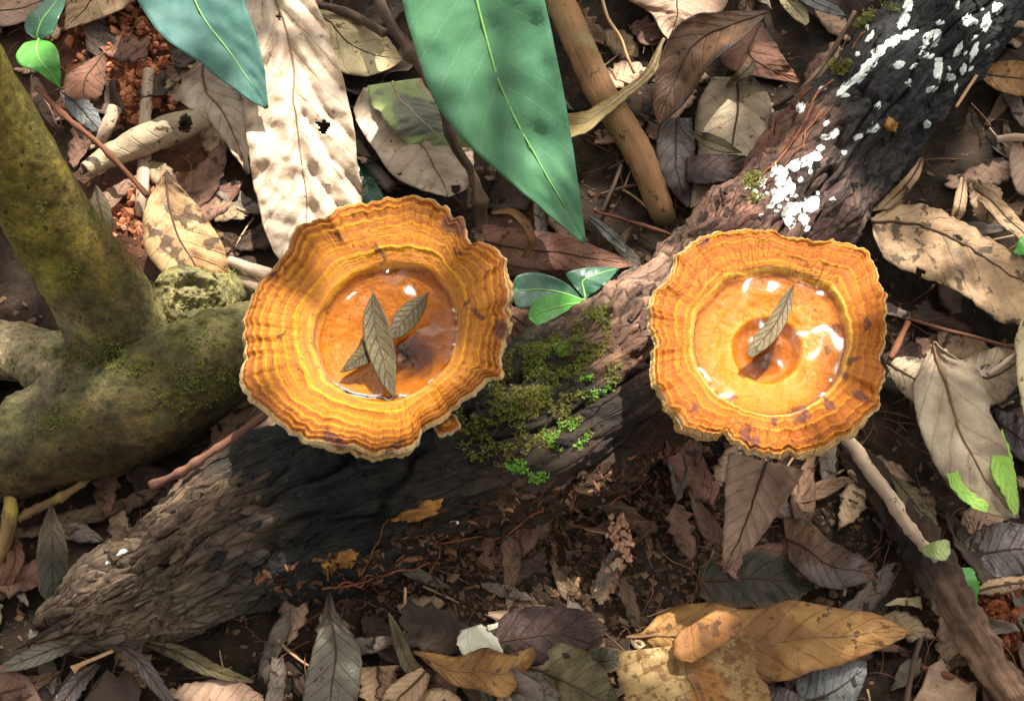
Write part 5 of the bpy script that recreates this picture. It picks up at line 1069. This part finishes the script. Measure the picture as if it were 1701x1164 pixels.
moss('thin moss growing over the roots of the mossy trunk', TREEB, [(180, 590, 90, 30, 1, .1), (60, 600, 70, 25, .8, 0), (330, 560, 70, 30, 1, -.3), (330, 640, 80, 40, .7, -.2), (80, 700, 60, 22, .9, -.4), (300, 480, 60, 40, .5, .4), (370, 470, 30, 30, .5, 0), (40, 380, 26, 60, .5, .5), (110, 470, 20, 40, .6, .4)], 2600, MOSS, (.5, 1.1))

# rootlets that cling to the log
def rootlet(label, pts, r=2.0, lift=.0012, group=None):
    q = []
    for (x, y) in resample(np.array(pts, float), max(8, len(pts)*4)):
        p, n = hit(LOGB, x, y)
        if p is None:
            z = float(zg(np.array(x), np.array(y))); q.append(P(np.array(x), np.array(y), np.array(max(z+.006, .004))))
        else: q.append(np.array(p+n*(lift+.0006*math.sin(x*.2+y*.13))))
    q = np.array(q); k = np.ones(3)/3
    for c in range(3): q[1:-1, c] = np.convolve(q[:, c], k, 'valid')
    rad = np.linspace(r, r*.6, len(q))*MPP(.03)
    g, *_ = tube_grid(q, rad, 6, len(q)*3, .00012, 300); v, f = tube_mesh(g)
    return tag(mesh_obj('rootlet', v, f, M['rootlet'], loc=q[0]), label, 'root', group)
rootlet('longest orange rootlet running along the log edge toward the right mushroom', [(1382, 135), (1350, 165), (1340, 200), (1325, 225), (1300, 258), (1275, 285), (1240, 305)], 2.6)
rootlet('forked orange rootlet above the white lichen crust', [(1346, 150), (1310, 185), (1290, 205), (1275, 235)], 2.2)
rootlet('short orange rootlet crossing the longest rootlet', [(1360, 190), (1340, 215), (1330, 240), (1300, 275)], 2.0)
rootlet('orange rootlet end near the moss tuft on the log', [(1436, 55), (1420, 72), (1414, 84)], 2.4)
rootlet('thin rust-coloured rootlet under the cap edge of the right mushroom', [(1262, 350), (1235, 370), (1215, 380), (1204, 384)], 2.0)
rootlet('tangled orange root strand at the foot of the log above the tall grey leaf', [(538, 975), (560, 972), (590, 968), (615, 958), (650, 948), (690, 940), (712, 932)], 2.6)
rootlet('curly orange rootlet knotted with the strand at the log foot', [(556, 976), (576, 960), (596, 972), (612, 952), (628, 960)], 2.0)
rootlet('brown rootlet rising up the log from the strand', [(600, 955), (612, 930), (626, 900), (640, 874), (650, 862)], 1.5)
rootlet('rust rootlet along the crumbling lower edge of the log', [(735, 900), (770, 894), (800, 890), (830, 892), (860, 870), (880, 855), (905, 846)], 2.0)
rootlet('thin branching rootlet hanging from the lower edge of the log', [(735, 900), (724, 930), (712, 955), (700, 968)], 1.6)
rootlet('pale rootlet tracing the brown underside of the log', [(950, 872), (975, 876), (1000, 880), (1016, 886)], 1.7)
rootlet('fine rootlet over the brown wood left of the hanging leaf', [(1010, 832), (1030, 822), (1050, 820), (1070, 800)], 1.7)
# pale wood-rot crumbs caught in a shaft of light
def lump(name, label, cat, lst, mat, parent=None):
    V, F = [], []
    for (x, y, z, r) in lst:
        bm = bmesh.new(); bmesh.ops.create_icosphere(bm, subdivisions=2, radius=1); c = P(np.array(x*1.0), np.array(y*1.0), np.array(z)); i0 = len(V); rr = r*MPP(z)
        for v in bm.verts:
            k = 1+.7*float(vnoise(np.array(v.co)*2.2+x)); V.append(tuple(np.array(v.co)*rr*k*np.array([1, 1.2, .9])+c))
        F += [tuple(v.index+i0 for v in f.verts) for f in bm.faces]; bm.free()
    return tag(mesh_obj(name, np.array(V), F, mat), label, cat)
PALEW = wood_mat('pale_rot', srgb(226, 184, 150), srgb(180, 126, 92), sc=260)
def on_log(lst):
    out = []
    for (x, y, r) in lst:
        p, n = hit(LOGB, x, y); z = p.z if p is not None else float(zg(np.array(x*1.0), np.array(y*1.0)))+.006
        out.append((x, y, z, r))
    return out
lump('wood_crumb_cluster', 'pale pinkish crumbly wood cluster catching light on the log foot', 'wood crumbs', on_log([(1031+random.gauss(0, 9)+(y_-890)*.08, y_, random.uniform(1.8, 5.2)) for y_ in [random.uniform(856, 932) for _ in range(60)]]), PALEW)

# ------------------------------------------------------------------ litter: countable small leaves, twigs; crumbs and flakes as stuff
LOGLINE = LOGPX[:, :2]
def blocked(x, y):
    if inpoly(x, y, RIM_L) or inpoly(x, y, RIM_R): return True
    d = rays(x, y); o = Vector(CAMPOS)
    return LOGB.ray_cast(o, Vector(d))[0] is not None or TREEB.ray_cast(o, Vector(d))[0] is not None
def small_leaf_mesh(name, mat, ln, wd, curl, fold, seed, n=14, m=7):
    u = np.linspace(0, 1, n); v = np.linspace(-1, 1, m); U, V = np.meshgrid(u, v, indexing='ij')
    cut = random.random(); ub = u*(1 if cut < .5 else random.uniform(.55, .8))+(0 if cut < .75 else .15); prof = np.sin(math.pi*np.clip(ub, 0, 1)**.85)**.8*wd/2*(1+.35*n1(u, 14, seed+3))+.0002; bend = .12*ln*np.sin(u*math.pi+seed)*.5
    X = (U-.5)*ln+ln*.11*np.abs(U-.5)*2*vnoise(np.stack([V*2.6, U*1.2, 0*U+seed+5], -1)); Y = V*(prof*(1+.12*n1(u, 9, seed)))[:, None]+bend[:, None]
    Z = curl*ln*(4*(U-.5)**2)+fold*np.abs(V)*prof[:, None]+.0008*vnoise(np.stack([U*4, V*2, 0*U+seed], -1))
    vv, ff = sheet_mesh(np.stack([X, Y, Z], -1), .0004); uv = np.stack([U, (V+1)/2], -1).reshape(-1, 2); uv = np.concatenate([uv, uv])
    me = bpy.data.meshes.new(name); me.from_pydata(vv.tolist(), [], [tuple(q) for q in ff]); me.polygons.foreach_set('use_smooth', [True]*len(me.polygons))
    lay = me.uv_layers.new(name='UVMap'); li = np.empty(len(me.loops), np.int32); me.loops.foreach_get('vertex_index', li); lay.data.foreach_set('uv', uv[li].astype(np.float32).ravel())
    me.materials.append(mat); return me
def fmat(nm, a, b, v=.5): return leaf_mat(nm, a, b, srgb(56, 42, 32), srgb(66, 52, 40), .6, .08, nv=6, vary=v)
FILL = [
  ('narrow brown dry leaf scattered on the dark soil', 'narrow brown litter leaves', fmat('litter_brown', srgb(132, 104, 80), srgb(98, 74, 56)), .023, .0056, 58),
  ('slim grey-brown willow-shaped leaf in the litter', 'slim grey litter leaves', fmat('litter_grey', srgb(140, 126, 112), srgb(108, 96, 84)), .024, .0056, 46),
  ('short tan dry leaf scattered in the litter', 'short tan litter leaves', fmat('litter_tan', srgb(196, 164, 132), srgb(160, 128, 100)), .019, .0085, 60),
  ('dark blackish-brown decayed leaf on the soil', 'dark decayed litter leaves', fmat('litter_dark', srgb(84, 66, 52), srgb(56, 44, 36)), .026, .011, 44),
  ('broad reddish-brown decayed leaf in the litter', 'broad reddish litter leaves', fmat('litter_red', srgb(142, 104, 84), srgb(108, 78, 62)), .024, .012, 36)]
def place(o, x, y, lift, tilt, rz=None):
    z = float(zg(np.array(x), np.array(y))); p = P(np.array(x), np.array(y), np.array(z+lift))
    e = .006; gx = float(G(p[0]+e, p[1])-G(p[0]-e, p[1]))/(2*e); gy = float(G(p[0], p[1]+e)-G(p[0], p[1]-e))/(2*e)
    up = Vector((-gx, -gy, 1)).normalized(); q = up.to_track_quat('Z', 'Y') @ Quaternion((0, 0, 1), random.uniform(0, 6.28) if rz is None else rz)
    q = q @ Quaternion((1, 0, 0), random.gauss(0, tilt)) @ Quaternion((0, 1, 0), random.gauss(0, tilt))
    o.location = p; o.rotation_mode = 'QUATERNION'; o.rotation_quaternion = q
for fi, (lab, grp, mat, ln, wd, cnt) in enumerate(FILL):
    ms = [small_leaf_mesh('litter_leaf', mat, ln*random.uniform(.85, 1.15), wd*random.uniform(.85, 1.15), random.uniform(-.02, .10), random.uniform(0, .5), fi*5+i*1.3) for i in range(4)]
    c = 0
    while c < cnt:
        x = random.uniform(-60, 1760); y = random.uniform(-60, 1220)
        if blocked(x, y): continue
        o = bpy.data.objects.new('litter_leaf', random.choice(ms)); COL.objects.link(o); s = random.uniform(.7, 1.3); o.scale = (s, s, s)
        place(o, x, y, random.uniform(.0012, .0042), .16); tag(o, lab, 'leaf', grp); c += 1
def small_twig_mesh(name, mat, ln, r, seed):
    k = np.linspace(-.5, .5, 6)*ln; pts = np.stack([k, ln*.08*np.sin(k*130+seed), 0*k+.0006*np.cos(k*200+seed)], -1)
    g, *_ = tube_grid(pts, np.linspace(r, r*.6, 6), 7, 18, r*.25, 400, seed); v, f = tube_mesh(g)
    me = bpy.data.meshes.new(name); me.from_pydata(v.tolist(), [], [tuple(q) for q in f]); me.polygons.foreach_set('use_smooth', [True]*len(me.polygons)); me.materials.append(mat); return me
for fi, (lab, grp, mat, ln, r, cnt) in enumerate([
  ('fine brown twig piece lying in the litter', 'fine brown litter twigs', wood_mat('litter_twig', srgb(104, 78, 60), srgb(64, 48, 38), sc=200, vary=.6), .022, .00055, 60),
  ('short straw-coloured stem piece lying in the litter', 'straw litter stems', wood_mat('litter_straw', srgb(196, 164, 128), srgb(150, 118, 88), sc=200, vary=.5), .014, .00045, 34)]):
    ms = [small_twig_mesh('litter_twig', mat, ln*random.uniform(.6, 1.3), r*random.uniform(.7, 1.4), fi*4+i) for i in range(4)]
    c = 0
    while c < cnt:
        x = random.uniform(-60, 1760); y = random.uniform(-60, 1220)
        if blocked(x, y): continue
        o = bpy.data.objects.new('litter_twig', random.choice(ms)); COL.objects.link(o); place(o, x, y, random.uniform(.001, .004), .12); tag(o, lab, 'twig', grp); c += 1
# reddish soil crumbs
def crumbs(label, mat, regs, count, smin, smax, name='soil_crumbs', cols=((1, 1, 1), (.5, .5, .5)), flat=1.0, sub=1):
    bm = bmesh.new(); bmesh.ops.create_icosphere(bm, subdivisions=sub, radius=1); bv = np.array([v.co[:] for v in bm.verts]); bf = np.array([[v.index for v in f.verts] for f in bm.faces]); bm.free()
    V, F, C_ = [], [], []; k = 0; w = [r[4] for r in regs]
    rg = [random.choices(regs, w)[0] for _ in range(count)]; xa = np.array([random.gauss(r[0], r[2]) for r in rg]); ya = np.array([random.gauss(r[1], r[3]) for r in rg])
    za = zg(xa, ya); sa = np.array([random.uniform(smin, smax)*(random.random()**.6+.25) for _ in rg]); pa = P(xa, ya, za+sa*.35*flat)
    for k in range(count):
        s = sa[k]; p = pa[k]
        R_ = np.array(Quaternion((random.gauss(0, 1), random.gauss(0, 1), random.gauss(0, 1), random.gauss(0, 1))).normalized().to_matrix()) if flat == 1 else np.array(Quaternion((0, 0, 1), random.uniform(0, 6.3)).to_matrix() @ Quaternion((1, .3, 0), random.gauss(0, .3)).to_matrix())
        q = bv*(1+.24*RNG.standard_normal((len(bv), 1)))*s*np.array([1, random.uniform(.35, .9), random.uniform(.5, .8)*flat]); F.append(bf+len(V)*len(bv)); V.append(q@R_.T+p)
        t = random.random(); C_.append(np.tile(np.array(cols[0])*(1-t)+np.array(cols[1])*t, (len(bv), 1)))
    o = mesh_obj(name, np.concatenate(V), np.concatenate(F), mat, smooth=False, attrs={'tint': np.concatenate(C_)})
    return tag(o, label, 'soil', kind='stuff')
def crumb_mat(name):
    t = NT(name); c = t.mix(1.0, t.attr('tint', 'Color'), t.ramp(t.noise(600, 4), [(.3, (.6, .6, .6)), (.7, (1.3, 1.25, 1.2))]), 'MULTIPLY'); return t.done(t.pbr(c, .85, t.bump(t.noise(1200, 5, .7), .0005), .2))
CRM = crumb_mat('crumbs')
crumbs('red-orange clay crumbs piled behind the rolled leaf', CRM, [(215, 70, 30, 45, 3), (225, 130, 45, 40, 3), (205, 175, 22, 16, 1), (290, 135, 30, 14, 1), (225, 350, 35, 30, 1.2), (120, 40, 40, 30, .6)], 620, .0009, .0026, cols=(srgb(222, 150, 112), srgb(140, 78, 52)))
crumbs('red clay crumbs beside the rotting stick in the corner', CRM, [(1660, 1030, 26, 26, 3), (1640, 1000, 30, 26, 1), (1690, 1060, 30, 40, 1), (1610, 920, 30, 30, .6)], 240, .0009, .0024, cols=(srgb(164, 96, 60), srgb(92, 50, 32)))
crumbs('dark humus crumbs and tiny leaf flakes covering the soil', CRM, [(850, 582, 620, 420, 1), (900, 980, 300, 80, .5), (1300, 900, 200, 90, .25)], 6500, .0004, .0019, name='humus_crumbs', cols=(srgb(126, 98, 74), srgb(36, 27, 21)), flat=.6)

def log_crumbs(poly, count):
    bm = bmesh.new(); bmesh.ops.create_icosphere(bm, subdivisions=1, radius=1); bv = np.array([v.co[:] for v in bm.verts]); bf = np.array([[v.index for v in f.verts] for f in bm.faces]); bm.free()
    xs = [p[0] for p in poly]; ys = [p[1] for p in poly]; V, F, C_ = [], [], []
    for _ in range(count):
        x, y = random.uniform(min(xs), max(xs)), random.uniform(min(ys), max(ys))
        if not inpoly(x, y, poly): continue
        p, n = hit(LOGB, x, y)
        if p is None: p = Vector(P(np.array(x), np.array(y), np.array(float(zg(np.array(x), np.array(y), 2))))); n = Vector((0, 0, 1))
        s = random.uniform(.0004, .0014); R_ = np.array((n.to_track_quat('Z', 'Y') @ Quaternion((0, 0, 1), random.uniform(0, 6.28)) @ Quaternion((1, 0, 0), random.gauss(0, .5))).to_matrix())
        q = bv*(1+.26*RNG.standard_normal((len(bv), 1)))*s*np.array([1.5, random.uniform(.4, .8), random.uniform(.3, .6)]); F.append(bf+len(V)*len(bv)); V.append(q@R_.T+np.array(p+n*s*.2))
        t = random.random()**1.5; C_.append(np.tile(np.array(srgb(40, 29, 22))*(1-t)+np.array(srgb(128, 90, 64))*t, (len(bv), 1)))
    return tag(mesh_obj('rotten_wood_crumbs', np.concatenate(V), np.concatenate(F), CRM, smooth=False, attrs={'tint': np.concatenate(C_)}), 'brown crumbs of rotten wood along the foot of the log', 'wood crumbs', kind='stuff')
log_crumbs([(420, 960), (560, 915), (760, 870), (960, 790), (1120, 730), (1230, 760), (1190, 840), (1010, 905), (800, 960), (560, 1000), (440, 1010)], 2300)
def litter_carpet(count):
    V, F, MI = [], [], []; base = [small_leaf_mesh('carpet_leaf', f_[2], f_[3]*1.5, f_[4]*1.6, .05, .3, 60+i*2.1, 8, 5) for i, f_ in enumerate(FILL)]
    bv = [np.array([v.co[:] for v in m_.vertices]) for m_ in base]; bf = [[tuple(p.vertices) for p in m_.polygons] for m_ in base]; k = 0; n = 0
    while k < count:
        r = .12+abs(random.gauss(0, .42)); a = random.uniform(0, 6.283); x, y = r*math.cos(a), .02+r*math.sin(a); px, py = PIX(np.array([x, y, 0.]))
        if -70 < px < 1770 and -70 < py < 1230 and y > -.17: continue
        i = random.randrange(len(base)); q = Quaternion((0, 0, 1), random.uniform(0, 6.28)) @ Quaternion((1, .4, 0), random.gauss(0, .2)); s = random.uniform(.7, 1.7)
        z = float(G(np.array(x), np.array(y)))+random.uniform(.001, .007); V.append(bv[i]@np.array(q.to_matrix()).T*s+np.array([x, y, z])); F += [tuple(j+n for j in f) for f in bf[i]]; MI += [i]*len(bf[i]); n += len(bv[i]); k += 1
    o = mesh_obj('litter_carpet', np.concatenate(V), F, None); [o.data.materials.append(f_[2]) for f_ in FILL]; o.data.polygons.foreach_set('material_index', MI)
    for m_ in base: bpy.data.meshes.remove(m_)
    return tag(o, 'carpet of small dry leaves stretching away around the log and the mushrooms', 'leaf litter', kind='stuff')
litter_carpet(3200)
def root_hairs(count):
    V, F = [], []; n = 12
    for k in range(count):
        x = random.uniform(0, 1701); y = random.uniform(0, 1164); z = float(zg(np.array(x), np.array(y), 2)); p = P(np.array(x), np.array(y), np.array(z+random.uniform(.001, .005)))
        a = random.uniform(0, 6.28); L = random.uniform(.006, .022); r = random.uniform(.00008, .0002); t = np.linspace(0, 1, n); sd = random.random()*40
        ang = a+np.cumsum(n1(t, 6, sd, 2))*.35; xy = p[:2]+np.cumsum(np.stack([np.cos(ang), np.sin(ang)], -1), 0)*L/n; zz = p[2]+.002*np.sin(t*3.14)*random.random()
        c = np.concatenate([xy, zz*np.ones((n, 1)) if np.ndim(zz) == 0 else zz[:, None]], 1); i = len(V)*3*n
        side = np.stack([-np.sin(ang), np.cos(ang), 0*ang], -1)*r; up = np.array([0, 0, r*1.5])
        V.append(np.stack([c-side, c+up, c+side], 1).reshape(-1, 3)); F.append(grid_faces(n, 3, i, wrap=True))
    return tag(mesh_obj('root_hairs', np.concatenate(V), np.concatenate(F), wood_mat('root_hair', srgb(150, 104, 74), srgb(84, 58, 44), sc=90)), 'fine brown root hairs threaded through the soil and litter', 'roots', kind='stuff')
root_hairs(650)

# ------------------------------------------------------------------ tree overhead (outside the frame), added and shaped to dapple the light
SUNP = [  # sun flecks: px, py, radius px
    (215, 110, 70), (235, 190, 30), (330, 150, 40), (480, 70, 36), (470, 250, 60), (545, 320, 70), (450, 190, 40), (640, 250, 40), (720, 300, 45), 
    (280, 330, 40), (330, 400, 36), (440, 620, 30), (425, 560, 26), (520, 700, 34), (620, 735, 26), (630, 520, 22), (400, 450, 26), (620, 400, 22), (700, 650, 20),
    (1130, 580, 62), (1170, 640, 62), (1230, 690, 56), (1255, 520, 60), (1200, 420, 60), (1320, 400, 54), (1310, 560, 44), (1160, 500, 50), (1400, 440, 36),
    (1240, 790, 24), (1032, 895, 18), (1330, 300, 46), (1440, 110, 36), (1210, 200, 40), (1060, 480, 40), (700, 60, 30), (1110, 20, 40), (75, 100, 26), (1570, 600, 30), (1610, 400, 40)]
def build_canopy():
    gp = []
    for x, y, r in SUNP:
        z = .068 if inpoly(x, y, RIM_L) or inpoly(x, y, RIM_R) else (.035 if blocked(x, y) else .015)
        q = P(np.array(x*1.0), np.array(y*1.0), np.array(z)); q = q-SUNDIR*((z-.04)/SUNDIR[2]); gp.append((q, r*MPP(.04)))
    cm = leaf_mat('canopy_leaf', srgb(70, 110, 50), srgb(52, 90, 40), None, srgb(90, 130, 70), .4, .3, nv=8, scale=20)
    trunkb = np.array([1.25, 1.75, -.05])
    t = thing('added_shade_tree', 'unseen leafy tree added overhead to dapple the light', 'tree', trunkb)
    top = np.array([.75, 1.25, 2.0])
    g, *_ = tube_grid(np.array([trunkb, trunkb+np.array([-.05, -.1, .8]), np.array([1.0, 1.5, 1.6]), top+np.array([.1, .1, .3])]), np.array([.06, .05, .04, .025]), 16, 40, .003, 20)
    v, f = tube_mesh(g); mesh_obj('trunk', v, f, M['stick'], t)
    V, F = [], []
    ends = []
    xs = np.arange(-.42, .43, .022); ys = np.arange(-.36, .37, .022)
    for x in xs:
        for y in ys:
            for rep in range(2):
                q = np.array([x+random.uniform(-.012, .012), y+random.uniform(-.012, .012), .04])
                ok = True
                for c, r in gp:
                    if np.hypot(q[0]-c[0], q[1]-c[1]) < r+.012: ok = False; break  # leaves are left out wherever a sun fleck should land
                if not ok or random.random() < .13: continue
                T = random.uniform(.95, 1.7); c = q+SUNDIR*T; ends.append(c)
                L = random.uniform(.030, .044); w = L*random.uniform(.4, .55)
                n = Vector(SUNDIR)+Vector((random.gauss(0, .3), random.gauss(0, .3), random.gauss(0, .2))); n.normalize()
                a = n.orthogonal().normalized(); a = Quaternion(n, random.uniform(0, 6.28)) @ a; b = n.cross(a); i = len(V)
                for (p_, s_, z_) in ((-1, 0, 0), (-.5, .85, .1), (.2, .9, .1), (1, 0, -.1), (.2, -.9, .1), (-.5, -.85, .1), (0, 0, -.06)):
                    V.append(tuple(c+np.array(a)*p_*L*.5+np.array(b)*s_*w*.5+np.array(n)*z_*L*.5))
                F += [(i, i+1, i+6), (i+1, i+2, i+6), (i+2, i+3, i+6), (i+3, i+4, i+6), (i+4, i+5, i+6), (i+5, i, i+6)]
    cr = mesh_obj('crown', np.array(V), F, cm, t, smooth=False); cr['kind'] = 'stuff'
    ends = np.array(ends)
    for k in range(9):
        e = ends[random.randrange(len(ends))]; m_ = (top+e)/2+np.array([0, 0, .12])
        g, *_ = tube_grid(np.array([top, m_, e]), np.array([.014, .007, .002]), 7, 20, .001, 20); v, f = tube_mesh(g); mesh_obj('branch', v, f, M['stick'], t)
build_canopy()

for o in bpy.data.objects:
    if '_o' in o: del o['_o']
